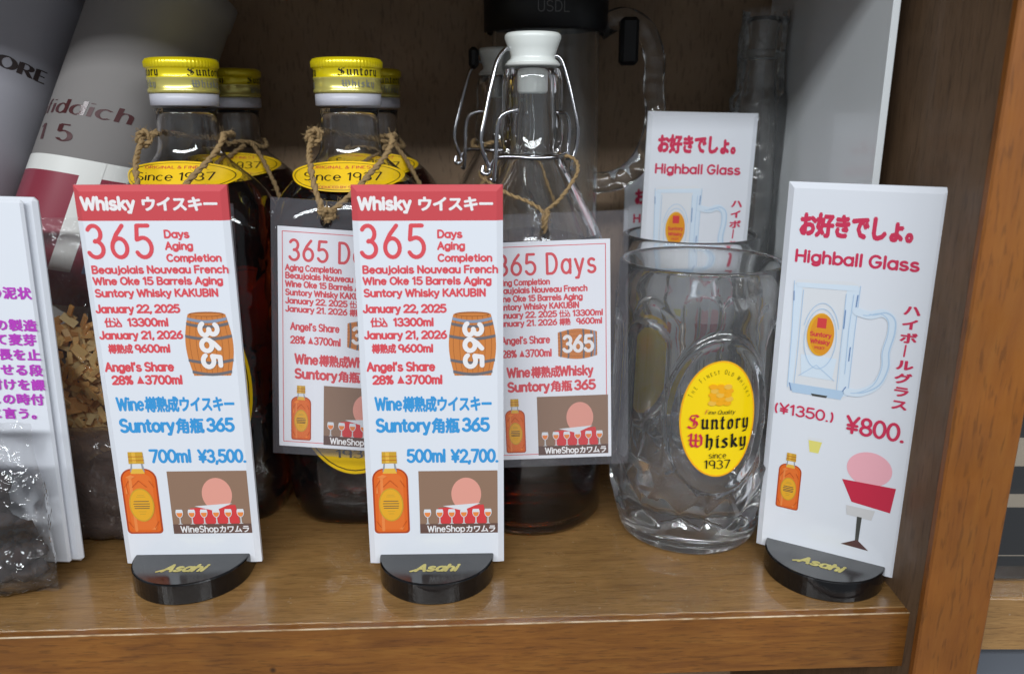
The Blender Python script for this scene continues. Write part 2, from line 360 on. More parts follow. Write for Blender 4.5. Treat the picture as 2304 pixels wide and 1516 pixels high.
def cjk(ch):
    if ch not in _cjk:
        t = bpy.data.curves.new('glyph', 'FONT'); t.body = ch; t.size = 1; t.resolution_u = 2
        o = bpy.data.objects.new('glyph', t); COL.objects.link(o)
        me = bpy.data.meshes.new_from_object(o)
        _cjk[ch] = ([(v.co.x, v.co.y) for v in me.vertices], [tuple(p.vertices) for p in me.polygons])
        bpy.data.objects.remove(o); bpy.data.meshes.remove(me)
    return _cjk[ch]

class Print(MB):
    """flat print: everything is laid in layers a few hundredths of a millimetre apart on the surface given by mapf(x, y, lift)"""
    def __init__(s, mapf, lift=0.06): super().__init__(); s.map = mapf; s.l = lift
    def poly(s, pts, mat, up=0.03, sub=0):
        if sub:
            q = []
            for i in range(len(pts)):
                a, b = pts[i], pts[(i+1) % len(pts)]
                for k in range(sub): q.append((a[0]+(b[0]-a[0])*k/sub, a[1]+(b[1]-a[1])*k/sub))
            pts = q
        s.l += up
        s.add([s.map(x, y, s.l) for x, y in pts], [tuple(range(len(pts)))], mat)
    def disc(s, cx, cy, rx, ry, mat, n=40, up=0.03, rings=4):
        s.l += up; vs = [s.map(cx, cy, s.l)]; fs = []
        for k in range(1, rings+1):
            for i in range(n):
                a = 2*math.pi*i/n; vs.append(s.map(cx + rx*k/rings*math.cos(a), cy + ry*k/rings*math.sin(a), s.l))
        for i in range(n):
            j = (i+1) % n; fs.append((0, 1+i, 1+j))
            for k in range(1, rings): fs.append((1+(k-1)*n+i, 1+k*n+i, 1+k*n+j, 1+(k-1)*n+j))
        s.add(vs, fs, mat, True)
    def rect(s, x0, y0, x1, y1, mat, up=0.03): s.poly([(x0,y0),(x1,y0),(x1,y1),(x0,y1)], mat, up)
    def stroke(s, pts, h, mat, up=0.0, nib=None, caps=True):
        P = []
        for p in pts:
            if not P or math.hypot(p[0]-P[-1][0], p[1]-P[-1][1]) > 1e-4: P.append(p)
        if len(P) < 2: return
        if not nib:
            for i in range(1, len(P)-1):
                a, b, c_ = P[i-1], P[i], P[i+1]
                u, v = (b[0]-a[0], b[1]-a[1]), (c_[0]-b[0], c_[1]-b[1])
                if (u[0]*v[0]+u[1]*v[1]) < .35*math.hypot(*u)*math.hypot(*v):
                    s.stroke(P[:i+1], h, mat, up, None, caps); s.stroke(P[i:], h, mat, up+.013, None, caps); return
        L = s.l + up; n = len(P); vs = []; fs = []
        closed = math.hypot(P[0][0]-P[-1][0], P[0][1]-P[-1][1]) < 1e-3 and n > 4
        nor = []
        for i in range(n-1):
            dx, dy = P[i+1][0]-P[i][0], P[i+1][1]-P[i][1]; d = math.hypot(dx, dy); nor.append((-dy/d, dx/d))
        for i in range(n):
            if closed and i in (0, n-1): a, b = nor[-1], nor[0]
            else: a, b = nor[max(0, i-1)], nor[min(n-2, i)]
            mx, my = a[0]+b[0], a[1]+b[1]; d = math.hypot(mx, my)
            if d < 0.5: mx, my, k = b[0], b[1], 1.0
            else: mx /= d; my /= d; k = min(1.8, 2/d)
            ox, oy = mx*h*k, my*h*k
            vs += [s.map(P[i][0]+ox, P[i][1]+oy, L+.002*i), s.map(P[i][0]-ox, P[i][1]-oy, L+.002*i)]
        for i in range(n-1): fs.append((2*i, 2*i+1, 2*i+3, 2*i+2))
        s.add(vs, fs, mat)
        if nib:
            vs = []; fs = []
            for i, p in enumerate(P): vs += [s.map(p[0]+nib[0], p[1]+nib[1], L+0.012+.002*i), s.map(p[0]-nib[0], p[1]-nib[1], L+0.012+.002*i)]
            for i in range(n-1): fs.append((2*i, 2*i+1, 2*i+3, 2*i+2))
            s.add(vs, fs, mat)
        elif caps and not closed:
            for e, o in ((0, 1), (n-1, n-2)):
                dx, dy = P[e][0]-P[o][0], P[e][1]-P[o][1]; d = math.hypot(dx, dy); a0 = math.atan2(dy/d, dx/d); Le = L + .002*e
                s.add([s.map(P[e][0]+h*math.cos(a0-math.pi/2+math.pi*k/5), P[e][1]+h*math.sin(a0-math.pi/2+math.pi*k/5), Le) for k in range(6)],
                      [tuple(range(6))], mat)
    def text(s, body, x0, x1, y, cap, mat, wt=0.075, style='round', slant=0, gap=0.17, rot=0, tw=1.0, mats=None):
        """one line fitted between x0 and x1, baseline y, capitals cap high"""
        s.l += 0.03
        font = BL if style == 'black' else G; items = []; x = 0
        for ch in body:
            if ch in font: items.append((ch, x)); x += font[ch][0] + (gap if ch != ' ' else gap*0.6)
            elif ch == ' ': x += .3
            else: items.append((ch, x)); x += 1.13 if gap else 1.2
        x -= gap
        kx = (x1-x0)/max(x, .01); h = min(wt*cap, .125*kx)
        if style == 'serif': h = 0.035*cap
        cr, sr = math.cos(rot), math.sin(rot)
        def T(px, py):
            a, b = (px + slant*py)*kx, (py*(1-2*wt)+wt)*cap
            return (x0 + a*cr - b*sr, y + a*sr + b*cr)
        for n, (ch, gx) in enumerate(items):
            mt = mats.get(n, mat) if mats else mat
            if ch == '▲':
                s.add([s.map(*T(*p), s.l) for p in [(gx,0),(gx+.85,0),(gx+.42,1.05)]], [(0,1,2)], mt)
            elif ch in font:
                for k, path in enumerate(font[ch][1]):
                    nib = None
                    if style == 'black': nib = (kx*.07, cap*.05)
                    if style == 'serif': nib = (kx*max(.062, wt), 0)
                    s.stroke([T(gx+px, py) for px, py in path], h*(0.45 if style == 'black' else 1), mt, up=0.014*k, nib=nib)
            else:
                V, F = cjk(ch); em = 1.2
                rad = wt*0.55
                offs = [(0,0)] + [(rad*math.cos(a*math.pi/3), rad*math.sin(a*math.pi/3)) for a in range(6)]
                for k, (ox, oy) in enumerate(offs):
                    s.add([s.map(*T(gx + vx*em*.97 + ox*1.0, vy*em*1.1 - .05 + oy), s.l + 0.008*k) for vx, vy in V], F, mt)
    def vtext(s, chars, x, y0, y1, size, mat, lean=0, wt=.07):
        n = len(chars); step = (y1-y0)/max(1, n-1)
        for i, ch in enumerate(chars):
            cx = x + lean*i; cyy = y0 + step*i
            if ch == 'ー': s.l += .01; s.stroke([(cx, cyy+size*.45), (cx-.2, cyy-size*.4)], size*.06, mat)
            else: s.text(ch, cx - size*.5, cx + size*.5, cyy - size*.4, size*.82, mat, wt=wt)

# ------------------------------------------------------------------ the cupboard
def struct(o, label=None): tag(o, label, None, None, 'structure'); return o
YAW = R(2.6)
m = MB()
m.box(-420, 172.3, 1.9, 252, -27, 0, W_SHELF, 0.45)
shelf = struct(m.build('shelf'), 'varnished brown wooden shelf carrying the bottles and price signs')
shelf.location = (0, .2921, 0); shelf.rotation_euler = (0, 0, YAW)
m = MB(); m.box(-420, 172.3, -2.2, 1.75, -27.2, 0, W_FRONT, 0.45)
fe = m.build('front_edge_strip', shelf)
m = MB(); WE = wood('worn_highlight_varnish', rgb(196, 168, 132), rgb(140, 98, 54), rgb(226, 208, 180), sx=26, sy=120, coat=.3)  # pale colour covers both worn varnish and the bright highlight along the edge
m.box(-420, 172.2, -2.3, -1.75, -.6, .05, WE, .15); m.build('worn_highlight_edge', shelf)
m = MB(); m.box(-500, 400, 530, 545, -400, 330, W_BACK); struct(m.build('back_wall'), 'dark wooden back wall of the cupboard')
m = MB(); m.box(170.6, 192, 292, 529.5, -400, 318, W_SIDE); struct(m.build('side_wall'), 'dark brown inner side wall of the cupboard')
m = MB(); m.box(170.0, 197.3, 287, 291.6, -400, 330, W_POST, 0.8); struct(m.build('cupboard_post'), 'orange brown upright edge of the cupboard divider')
m = MB(); m.box(-500, -470, 287, 529.5, -400, 330, W_SIDE); struct(m.build('side_wall'), 'inner left side wall of the cupboard')
m = MB(); m.box(-469, 169.8, 289, 529.3, 309, 329, W_SHELF); m.box(192.2, 399, 300, 529.3, 309, 329, W_SHELF)
struct(m.build('upper_shelf'), 'shelf board above the bottles')
m = MB(); m.box(197.5, 398, 308, 529, -27, 0, W_SHELF, 0.9); struct(m.build('neighbour_shelf'), 'wooden shelf of the next cupboard bay')
m = MB(); m.box(-480, 398, 300, 529, -260, -240, W_SHELF); struct(m.build('lower_shelf'), 'shelf board below')
m = MB(); m.box(159.5, 162.8, 358, 526, 0.2, 300, pm('white_board', rgb(232, 236, 238), 0.3, coat=0.3), 0.4)
tag(m.build('white_board'), 'white board standing against the right inner wall of the cupboard', 'board')

# ------------------------------------------------------------------ pictures used on the prints
C = {k: ink('print_' + k, *v) for k, v in dict(amber=(226, 104, 36), amber_dark=(176, 70, 30), amber_light=(236, 138, 72), amber_mid=(230, 116, 48), gold=(206, 160, 52),
     gold_light=(232, 182, 70), label=(232, 170, 44), brown=(146, 116, 96), brown_dark=(104, 78, 70), pink=(228, 158, 142), skin=(240, 176, 186),
     red=(214, 66, 68), oak=(206, 128, 66), oak_dark=(160, 92, 46), hoop=(112, 108, 112), hoop_light=(140, 152, 172), ice=(214, 227, 240),
     ice_dark=(180, 204, 228), ice_deep=(110, 140, 185), orange=(226, 150, 40), beer=(228, 218, 120), choc=(84, 50, 48), grey=(208, 206, 206),
     slate=(74, 74, 70), offwhite=(222, 224, 228), glass_line=(150, 152, 160), crimson=(200, 46, 72)).items()}
def rr(x0, y0, x1, y1, r, rt=None, n=6):
    rt = r if rt is None else rt; P = []
    for cx, cy_, rad, a in ((x1-r, y0+r, r, -90), (x1-rt, y1-rt, rt, 0), (x0+rt, y1-rt, rt, 90), (x0+r, y0+r, r, 180)):
        P += [(cx + rad*math.cos(R(a+90*k/n)), cy_ + rad*math.sin(R(a+90*k/n))) for k in range(n+1)]
    return P
def pic_bottle(mapf, x0, y0, x1, y1):
    p = Print(mapf); W_, H_ = x1-x0, y1-y0; U = lambda a, b: (x0+a*W_, y0+b*H_)
    body = rr(x0, y0, x1, y0+H_*.8, W_*.12, W_*.34)
    p.poly(body, C['amber_dark'])
    p.poly(rr(x0+W_*.05, y0+H_*.02, x1-W_*.05, y0+H_*.785, W_*.1, W_*.3), C['amber'])
    p.poly(rr(x0+W_*.14, y0+H_*.05, x1-W_*.14, y0+H_*.74, W_*.08, W_*.26), C['amber_mid'])
    p.poly(rr(x0+W_*.22, y0+H_*.03, x0+W_*.3, y0+H_*.7, W_*.03), C['amber_light'])
    p.poly([U(.3,.76), U(.7,.76), U(.66,.86), U(.34,.86)], C['glass_line']); p.poly([U(.36,.77), U(.64,.77), U(.62,.86), U(.38,.86)], C['offwhite'])
    p.poly([U(.3,.74), U(.7,.74), U(.64,.8), U(.36,.8)], C['gold_light'])
    p.poly([U(.29,.86), U(.71,.86), U(.7,1), U(.3,1)], C['gold']); p.poly([U(.4,.87), U(.5,.87), U(.5,.995), U(.4,.995)], C['gold_light'])
    for a in (.9, .945): p.stroke([U(.3,a), U(.7,a)], .12, C['amber_dark'], up=.03)
    cx, cy_ = x0+W_*.5, y0+H_*.36
    p.disc(cx, cy_, W_*.345, H_*.205, C['gold']); p.disc(cx, cy_, W_*.31, H_*.188, C['label'])
    for k, (wd, yy) in enumerate([(.09,.12),(.12,.1),(.2,.045),(.22,.015),(.21,-.015),(.2,-.04),(.1,-.08),(.07,-.11)]):
        p.l += .01; p.stroke([(cx-W_*wd, cy_+H_*yy), (cx+W_*wd, cy_+H_*yy)], .17, C['slate'] if 1 < k < 6 else C['gold'])
    for q in ([(.14,.7),(.3,.73),(.42,.71),(.3,.68)], [(.7,.06),(.85,.1),(.8,.05)], [(.1,.5),(.13,.62),(.16,.5)]): p.poly([U(*a) for a in q], C['amber_light'])
    for a, b, c_, d in ((.1,.58,.22,.66),(.9,.58,.78,.66),(.3,.58,.5,.66),(.5,.66,.7,.58),(.08,.16,.2,.08),(.92,.16,.8,.08)):
        p.l += .01; p.stroke([U(a,b), U(c_,d)], .09, C['amber_dark'])
    return p
def pic_barrel(mapf, x0, y0, x1, y1, side=False):
    """upright oak cask; side=True lays it on its side"""
    p = Print(mapf); 
    def U(a, b):
        if side: a, b = b, a
        return (x0+a*(x1-x0), y0+b*(y1-y0))
    bulge = lambda t: .5*(0.78 + .22*math.sin(math.pi*t))
    ts = [i/14 for i in range(15)]
    p.poly([U(.5-bulge(t), .03+.94*t) for t in ts] + [U(.5+bulge(t), .03+.94*t) for t in ts[::-1]], C['oak'])
    for k in range(-3, 4):
        p.l += .004; p.stroke([U(.5+k*.27*bulge(t), .03+.94*t) for t in ts], .09, C['oak_dark'])
    for t, c_ in ((.08,'hoop'),(.27,'hoop'),(.66,'hoop'),(.86,'hoop'),(.94,'hoop_light')):
        b = bulge(t); w_ = .034; seg = [i/8 for i in range(9)]
        sag = -.045 if not side else 0.02
        lo = [U(.5-b+2*b*q, .03+.94*t - w_ + sag*math.sin(math.pi*q)) for q in seg]; hi = [U(.5-b+2*b*q, .03+.94*t + w_*.3 + sag*math.sin(math.pi*q)) for q in seg]
        p.poly(lo + hi[::-1], C[c_])
    if not side:
        a0, a1 = U(.5-.37, .97), U(.5+.37, .97); cx = (a0[0]+a1[0])/2
        p.disc(cx, a0[1], (a1[0]-a0[0])/2, (y1-y0)*.035, C['oak_dark']); p.disc(cx, a0[1]-.2, (a1[0]-a0[0])/2*.9, (y1-y0)*.022, C['oak'])
        p.l += .05; h = (y1-y0); cap = (x1-x0)*.46
        p.text('365', x0+(x1-x0)*.29, x0+(x1-x0)*.29 + h*.66, y0+h*.83, cap, WINK, wt=.11, rot=-math.pi/2, gap=.2)
    else:
        p.l += .05; p.text('365', x0+(x1-x0)*.17, x0+(x1-x0)*.86, y0+(y1-y0)*.2, (y1-y0)*.62, WINK, wt=.1, gap=.22)
    return p
def wine_glass(p, cx, y0, h, w_):
    p.poly([(cx-w_*.1,y0+h*.05),(cx+w_*.1,y0+h*.05),(cx+w_*.07,y0+h*.45),(cx-w_*.07,y0+h*.45)], C['grey'])
    p.poly([(cx-w_*.32,y0),(cx+w_*.32,y0),(cx,y0+h*.08)], C['grey'], .01)
    p.poly([(cx+w_*.5*math.sin(R(a)), y0+h*.66-h*.3*math.cos(R(a))) for a in range(-125, 126, 25)], C['offwhite'])
    p.poly([(cx+w_*.4*math.sin(R(a)), y0+h*.63-h*.23*math.cos(R(a))) for a in range(-95, 96, 19)], C['orange'] if 0 else C['amber_light'])
def pic_shop(mapf, x0, y0, x1, y1, strip=.155):
    """plain stand-in picture: brown ground, pink and red shapes, row of wine glasses, shop name on a dark strip"""
    p = Print(mapf); W_, H_ = x1-x0, y1-y0; ys = y0+H_*strip; Hs = y1-ys
    p.rect(x0, y0, x1, y1, C['brown'])
    p.disc(x0+W_*.6, ys+Hs*.56, W_*.19, Hs*.31, C['pink'])
    p.poly([(x0+W_*.24, ys), (x0+W_*.24, ys+Hs*.3), (x0+W_*.82, ys+Hs*.36), (x0+W_*.86, ys)], C['red'])
    p.poly([(x0+W_*.3, ys+Hs*.34), (x0+W_*.78, ys+Hs*.39), (x0+W_*.55, ys+Hs*.25)], C['offwhite'])
    p.rect(x0, y0, x1, ys, C['brown_dark'])
    for k in range(6): p.l = .3; wine_glass(p, x0+W_*(.1+.155*k), ys+Hs*.0, Hs*.34, W_*.095)
    p.l = .42
    p.text('WineShopカワムラ', x0+W_*.1, x1-W_*.04, y0+H_*strip*.14, H_*strip*.72, WINK, wt=.08)
    return p
def pic_mug(mapf, k=1.0):
    """pale blue drawing of the handled glass mug"""
    p = Print(mapf)
    p.poly([(6,129.5),(8,131.5),(30,132.5),(33,131),(33.2,82),(30,79.5),(10,80),(7.4,82)], C['offwhite'])
    pol = lambda P, c_: p.poly(P, C[c_])
    pol([(6.5,129),(10,130),(9.8,82),(7.6,82)], 'ice'); pol([(28,130),(33,130.5),(33,82),(29,80.5)], 'ice')
    pol([(8.5,84),(32,84),(30.5,79.8),(10,79.8)], 'ice_dark'); pol([(12,98),(27,98),(26,88),(13,88)], 'ice')
    pol([(7,130),(32.5,131),(32,128.6),(8,128)], 'ice'); pol([(18,80.6),(25,80.6),(24.5,79.6),(18.6,79.6)], 'slate')
    for P in ([(6.4,130.6),(7.4,105),(7.7,82)], [(33.2,131),(33,110),(33.2,82)], [(10.5,127),(10.6,96),(10.4,84)], [(28,127),(28.2,100),(28.4,84)],
              arc(19.4,106,7.6,16,20,160), arc(19.4,106,6.6,13.5,0,360), [(12,88),(19,94),(27,88)], [(31,127),(30.6,112),(31,92)]):
        p.l += .008; p.stroke(P, .16, C['ice_dark'])
    for P in ([(6.6,126),(6.9,122)], [(32.6,127),(32.4,122)], [(32,104),(32,98)], [(8.4,84),(9.4,80.6)], [(31,84),(32,86)], [(28.4,120),(28.5,112)]):
        p.l += .008; p.stroke(P, .22, C['ice_deep'])
    H_ = cat_path([(33,120,0),(38,119,0),(43,120.5,0),(46.6,118,0),(47.2,112,0),(46,104,0),(46.5,97,0),(44,89,0),(38,84.5,0),(33,84,0)], 5)
    p.l += .03; p.stroke([(a.x, a.y) for a in H_], 1.7, C['ice']); p.l += .02
    p.stroke([(a.x+1.2, a.y+.3) for a in H_[4:-3]], .3, C['ice_dark']); p.stroke([(a.x-1.3, a.y-.3) for a in H_[4:-3]], .2, C['ice_dark'])
    p.disc(19.4, 108, 5.6, 9.6, C['label']); p.disc(20, 108, 4.9, 9.0, C['orange'])
    p.rect(17.6, 111, 21.4, 115.4, C['red']); p.l += .03
    p.text('Suntory', 15.2, 23.8, 107, 2.2, C['red'], style='round', wt=.1); p.text('Whisky', 15.6, 23.4, 103.8, 2.2, C['red'], wt=.1); p.text('1937', 17.4, 21.6, 101.4, 1.3, C['red'], wt=.1)
    return p

# ------------------------------------------------------------------ acrylic price signs
PW, PH, PT = 62, 173, 3.2
def panel_map(x, y, l): return (x-PW/2, -PT-l, y)
def wavy(m, scale=22, dist=.0006):
    nt = m.node_tree; tc = nt.nodes.new('ShaderNodeTexCoord'); n = nt.nodes.new('ShaderNodeTexNoise'); n.inputs['Scale'].default_value = scale
    bu = nt.nodes.new('ShaderNodeBump'); bu.inputs['Strength'].default_value = .6; bu.inputs['Distance'].default_value = dist
    b = nt.nodes['Principled BSDF']; nt.links.new(tc.outputs['Object'], n.inputs['Vector']); nt.links.new(n.outputs['Fac'], bu.inputs['Height'])
    nt.links.new(bu.outputs[0], b.inputs['Coat Normal']); nt.links.new(bu.outputs[0], b.inputs['Normal'])
wavy(WHITE)
def header_mat():
    m = bpy.data.materials.new('printed_card_with_red_header'); m.use_nodes = True; nt = m.node_tree; b = nt.nodes['Principled BSDF']
    tc = nt.nodes.new('ShaderNodeTexCoord'); sp = nt.nodes.new('ShaderNodeSeparateXYZ'); gt = nt.nodes.new('ShaderNodeMath'); gt.operation = 'GREATER_THAN'
    gt.inputs[1].default_value = 0.1585; mx = nt.nodes.new('ShaderNodeMix'); mx.data_type = 'RGBA'
    mx.inputs[6].default_value = rgb(226, 229, 236); mx.inputs[7].default_value = rgb(204, 76, 82)
    nt.links.new(tc.outputs['Object'], sp.inputs[0]); nt.links.new(sp.outputs['Z'], gt.inputs[0]); nt.links.new(gt.outputs[0], mx.inputs[0])
    nt.links.new(mx.outputs[2], b.inputs['Base Color']); b.inputs['Roughness'].default_value = .25; b.inputs['Coat Weight'].default_value = .5; b.inputs['Coat Roughness'].default_value = .05
    wavy(m); return m
HMAT = header_mat()
def sign_panel(parent, mat):
    """card in a folded acrylic sleeve: chamfered front, rounded bottom folds"""
    m = MB(); x, z0, z1 = PW/2, 0, PH; c, d = 2.6, 1.3
    o = [(-x, z0), (x, z0), (x, z1), (-x, z1)]; i = [(-x+c, z0+.6), (x-c, z0+.6), (x-c, z1-c), (-x+c, z1-c)]
    vs = [(a, 0, b) for a, b in o] + [(a, -PT+d, b) for a, b in o] + [(a, -PT, b) for a, b in i]
    fs = [(0,1,2,3)] + [(k, (k+1)%4, 4+(k+1)%4, 4+k) for k in range(4)] + [(4+k, 4+(k+1)%4, 8+(k+1)%4, 8+k) for k in range(4)] + [(8,9,10,11)]
    m.add(vs, fs, mat)
    return m.build('sign_panel', parent)
def black_plastic():
    if 'black_plastic' in _M: return _M['black_plastic']
    m = pm('black_plastic', rgb(13, 13, 15), 0.22, coat=0.5, spec=.3); nt = m.node_tree; N = nt.nodes; b = N['Principled BSDF']
    tc = N.new('ShaderNodeTexCoord'); n = N.new('ShaderNodeTexNoise'); n.inputs['Scale'].default_value = 70; n.inputs['Detail'].default_value = 5
    mr = N.new('ShaderNodeMapRange'); mr.inputs[1].default_value = .4; mr.inputs[2].default_value = .7; mr.inputs[3].default_value = .10; mr.inputs[4].default_value = .24
    v = N.new('ShaderNodeTexVoronoi'); v.inputs['Scale'].default_value = 420; lt = N.new('ShaderNodeMath'); lt.operation = 'LESS_THAN'; lt.inputs[1].default_value = .12
    mx = N.new('ShaderNodeMix'); mx.data_type = 'RGBA'; mx.inputs[6].default_value = rgb(13, 13, 15); mx.inputs[7].default_value = rgb(22, 22, 23)
    nt.links.new(tc.outputs['Object'], n.inputs['Vector']); nt.links.new(tc.outputs['Object'], v.inputs['Vector'])
    nt.links.new(n.outputs['Fac'], mr.inputs[0]); nt.links.new(mr.outputs[0], b.inputs['Roughness']); nt.links.new(mr.outputs[0], b.inputs['Coat Roughness'])
    nt.links.new(v.outputs['Distance'], lt.inputs[0]); nt.links.new(lt.outputs[0], mx.inputs[0]); nt.links.new(mx.outputs[2], b.inputs['Base Color'])
    return m
def sign_base(parent):
    m = MB(); n = 36; r = 26.2; K = black_plastic()
    pts = [(r*math.cos(math.pi + math.pi*k/n), r*.97*math.sin(math.pi + math.pi*k/n) - PT) for k in range(n+1)] + [(r, 7), (-r, 7)]
    def row(z, s): return [(px*s, (py+PT)*s - PT, z) for px, py in pts]
    m.grid([row(0, .99), row(.5, 1), row(9.3, 1), row(9.8, .99), row(10, .975)], K, True, False, True, True)
    b = m.build('sign_base', parent)
    p = Print(lambda x, y, l: (x, y - PT, 10 + l)); au = pm('gold_print', rgb(196, 184, 104), 0.35, metal=.3)
    p.text('Asahi', -8.6, 9.2, -15.2, 6.6, au, wt=.115, slant=.3, gap=.2)
    p.l += .02; p.stroke([(-10.8, -14.7), (-8.4, -13.4)], .6, au)
    p.build('brand_lettering', b)
    return b
SIGN = [
  ('Whisky ウイスキー',3.2,57.2,162.6,6.0,'w'), ('365',3.4,29.2,142.6,14.8,'r'), ('Days',35.0,44.9,151.2,3.7,'r'), ('Aging',35.0,45.9,146.3,3.7,'r'),
  ('Completion',35.0,57.2,141.3,3.6,'r'), ('Beaujolais Nouveau French',3.5,59.6,136.4,3.7,'r'), ('Wine Oke 15 Barrels Aging',3.5,56.8,131.6,3.7,'r'),
  ('Suntory Whisky KAKUBIN',3.6,54.4,126.4,3.8,'r'), ('January 22, 2025',2.9,37.6,119.5,4.0,'r'), ('仕込',5.6,12.2,113.6,4.2,'r'),
  ('13300ml',15.5,32.1,113.6,4.0,'r'), ('January 21, 2026',2.9,37.6,108.0,4.0,'r'), ('樽熟成',5.6,15.4,102.0,4.2,'r'), ('9600ml',17.2,31.6,102.0,4.0,'r'),
  ("Angel's Share",3.4,32.2,93.5,4.6,'r'), ('28% ▲3700ml',5.6,35.2,87.6,4.5,'r'),
  ('Wine樽熟成ウイスキー',6.2,56.2,75.3,7.1,'b'), ('Suntory角瓶 365',6.2,55.3,65.2,7.1,'b')]
def whisky_sign(loc, rz, ml, price, label, px=(19.2, 35.7)):
    t = empty('price_stand', label, 'price sign', loc, rz, 'upright price signs in black bases')
    pn = sign_panel(t, HMAT); pn.location.z = .005
    r_, b_, w_ = Print(panel_map), Print(panel_map), Print(panel_map)
    for s_, x0, x1, y, cap, c_ in SIGN:
        q, mt = {'r': (r_, RED), 'b': (b_, BLUE), 'w': (w_, WINK)}[c_]; q.l = .06
        q.text(s_, x0, x1, y, cap, mt, wt=.108 if cap < 10 else .058, gap=.17 if cap < 10 else .34)
    b_.l = .06; b_.text(ml, px[0], px[1], 50.7, 6.8, BLUE, wt=.09); b_.text(price, 38.9, 59.2, 50.5, 6.8, BLUE, wt=.09)
    r_.build('red_lettering', pn); b_.build('blue_lettering', pn); w_.build('white_lettering', pn)
    pic_barrel(panel_map, 38.6, 90.7, 58.9, 119.9).build('barrel_picture', pn)
    pic_bottle(panel_map, 2.9, 15.9, 19.0, 56.3).build('bottle_picture', pn)
    pic_shop(panel_map, 23.7, 15.7, 59.2, 46.7).build('wine_glass_picture', pn)
    sign_base(t); return t
SA = whisky_sign((-34.8, 331.5, 0), R(1.5), '500ml', '¥2,700.', 'whisky price sign reading 500ml ¥2,700, middle stand, left of the swing-top bottle')
SB = whisky_sign((-147.6, 331.2, 0), R(1.5), '700ml', '¥3,500.', 'whisky price sign reading 700ml ¥3,500, beside the bag of wood chips', (17.5, 35.0))
def highball_panel(parent):
    pn = sign_panel(parent, WHITE)
    p = Print(panel_map)
    p.text('お好きでしょ。', 6.0, 54.5, 150.2, 11.2, MAG, wt=.15, gap=.02)
    p.text('Highball Glass', 6, 53.9, 138.8, 5.9, MAG, wt=.095)
    p.vtext('ハイボールグラス', 53.2, 123.0, 82.0, 5.6, MAG, wt=.1)
    p.text('(¥1350.)', 3.2, 28.4, 68.6, 5.4, MAG, wt=.075); p.text('¥800.', 34.4, 57, 65.0, 8.6, MAG, wt=.075)
    p.build('crimson_lettering', pn)
    pic_mug(panel_map).build('mug_picture', pn)
    pic_bottle(panel_map, 7.4, 22.4, 17.6, 50.4).build('bottle_picture', pn)
    p = Print(panel_map)
    p.poly([(18.8,60),(25.2,60),(24,52.4),(19.8,52.4)], C['offwhite']); p.poly([(19.1,58.4),(24.9,58.4),(23.8,52.8),(20,52.8)], C['beer'])
    p.disc(45.5, 50, 9.2, 8, C['skin']); p.poly([(35,43),(57,43.5),(56,31.5),(40,33)], C['crimson'])
    p.poly([(38,31),(50,31),(49,26),(38.6,26.4)], C['grey']); p.poly([(43,26.5),(45,26.5),(44.8,14),(43.4,14)], C['slate']); p.poly([(37.6,11.4),(49.4,11),(44.2,15.2)], C['choc'])
    p.build('bar_stool_picture', pn)
    return pn
def dirz(L, Rr): return math.atan2(Rr[1]-L[1], Rr[0]-L[0])
SCt = empty('price_stand', 'highball glass price sign reading ¥800, in a black base right of the glass mug', 'price sign', (146.6, 332.8, 0), dirz((122.0,346.2),(171.1,317.5)), 'upright price signs in black bases')
hp = highball_panel(SCt); hp.location.z = .005; sign_base(SCt)
H1 = empty('sign_card', 'highball glass sign standing inside the rear glass mug', 'price sign', (103.6, 461, 34), 0, rot=(R(-1.5), R(1.2), 0))
highball_panel(H1)
H2 = copy_tree(H1); tag(H2, 'highball glass sign mostly hidden behind the sign in the rear mug', 'price sign')
H2.location = (.1030, .508, .0); H2.rotation_euler = (R(-3), 0, 0)

# far left white sign with purple writing
t = empty('price_stand', 'white sign with purple Japanese writing cut off at the left edge', 'price sign', (-237, 338, 4), rot=(0, R(1.6), 0))
m = MB(); m.box(-36, 35.2, -5.6, -1.6, 0, 169.5, WHITE, 1.6); m.box(-36, 31.6, -9.2, -6.8, 1.5, 168.5, WHITE, 1.0)
pn = m.build('sign_panel', t)
p = Print(lambda x, y, l: (x, -9.3-l, y))
for s_, x1, y, x0 in [('の泥状',34,127.4,15.6), ('。',17.5,121.5,12.5), ('の製造',34.6,113.4,16.2), ('て麦芽',33.6,107,15.2), ('成長を止',34.5,100.3,9.9), ('させる段',34.5,93.4,9.9), ('の付けを課',34.6,86.7,3.9), ('この時付',33.4,80,8.8), ('過と言う。',32.8,73.3,2.1)]:
    p.text(s_, x0-3.2, x1-3.2, y, 5.1, PURP, wt=.1, gap=0)
p.build('purple_lettering', pn)

# ------------------------------------------------------------------ square whisky bottles with yellow caps
YEL = pm('yellow_cap_metal', rgb(238, 216, 20), 0.3, metal=.35, coat=.4)
YEL2 = pm('pale_gold_cap_metal', rgb(226, 214, 120), 0.25, metal=.55, coat=.3)
YLAB = pm('yellow_label', rgb(240, 196, 8), 0.45, coat=.2)
PLAS = pm('grey_plastic_ring', rgb(190, 190, 200), 0.35, spec=.5)
def sup(hx, hy, n, j, N_, dr=0):
    a = 2*math.pi*j/N_; c_, s_ = math.sin(a), -math.cos(a)
    k = (abs(c_)**n + abs(s_)**n) ** (-1/n)
    return (hx+dr)*c_*k, (hy+dr)*s_*k
def interp(tab, z):
    for a, b in zip(tab, tab[1:]):
        if a[0] <= z <= b[0]:
            t = (z-a[0])/(b[0]-a[0]); return [a[i]+(b[i]-a[i])*t for i in range(1, len(a))]
    return list(tab[-1][1:]) if z > tab[-1][0] else list(tab[0][1:])
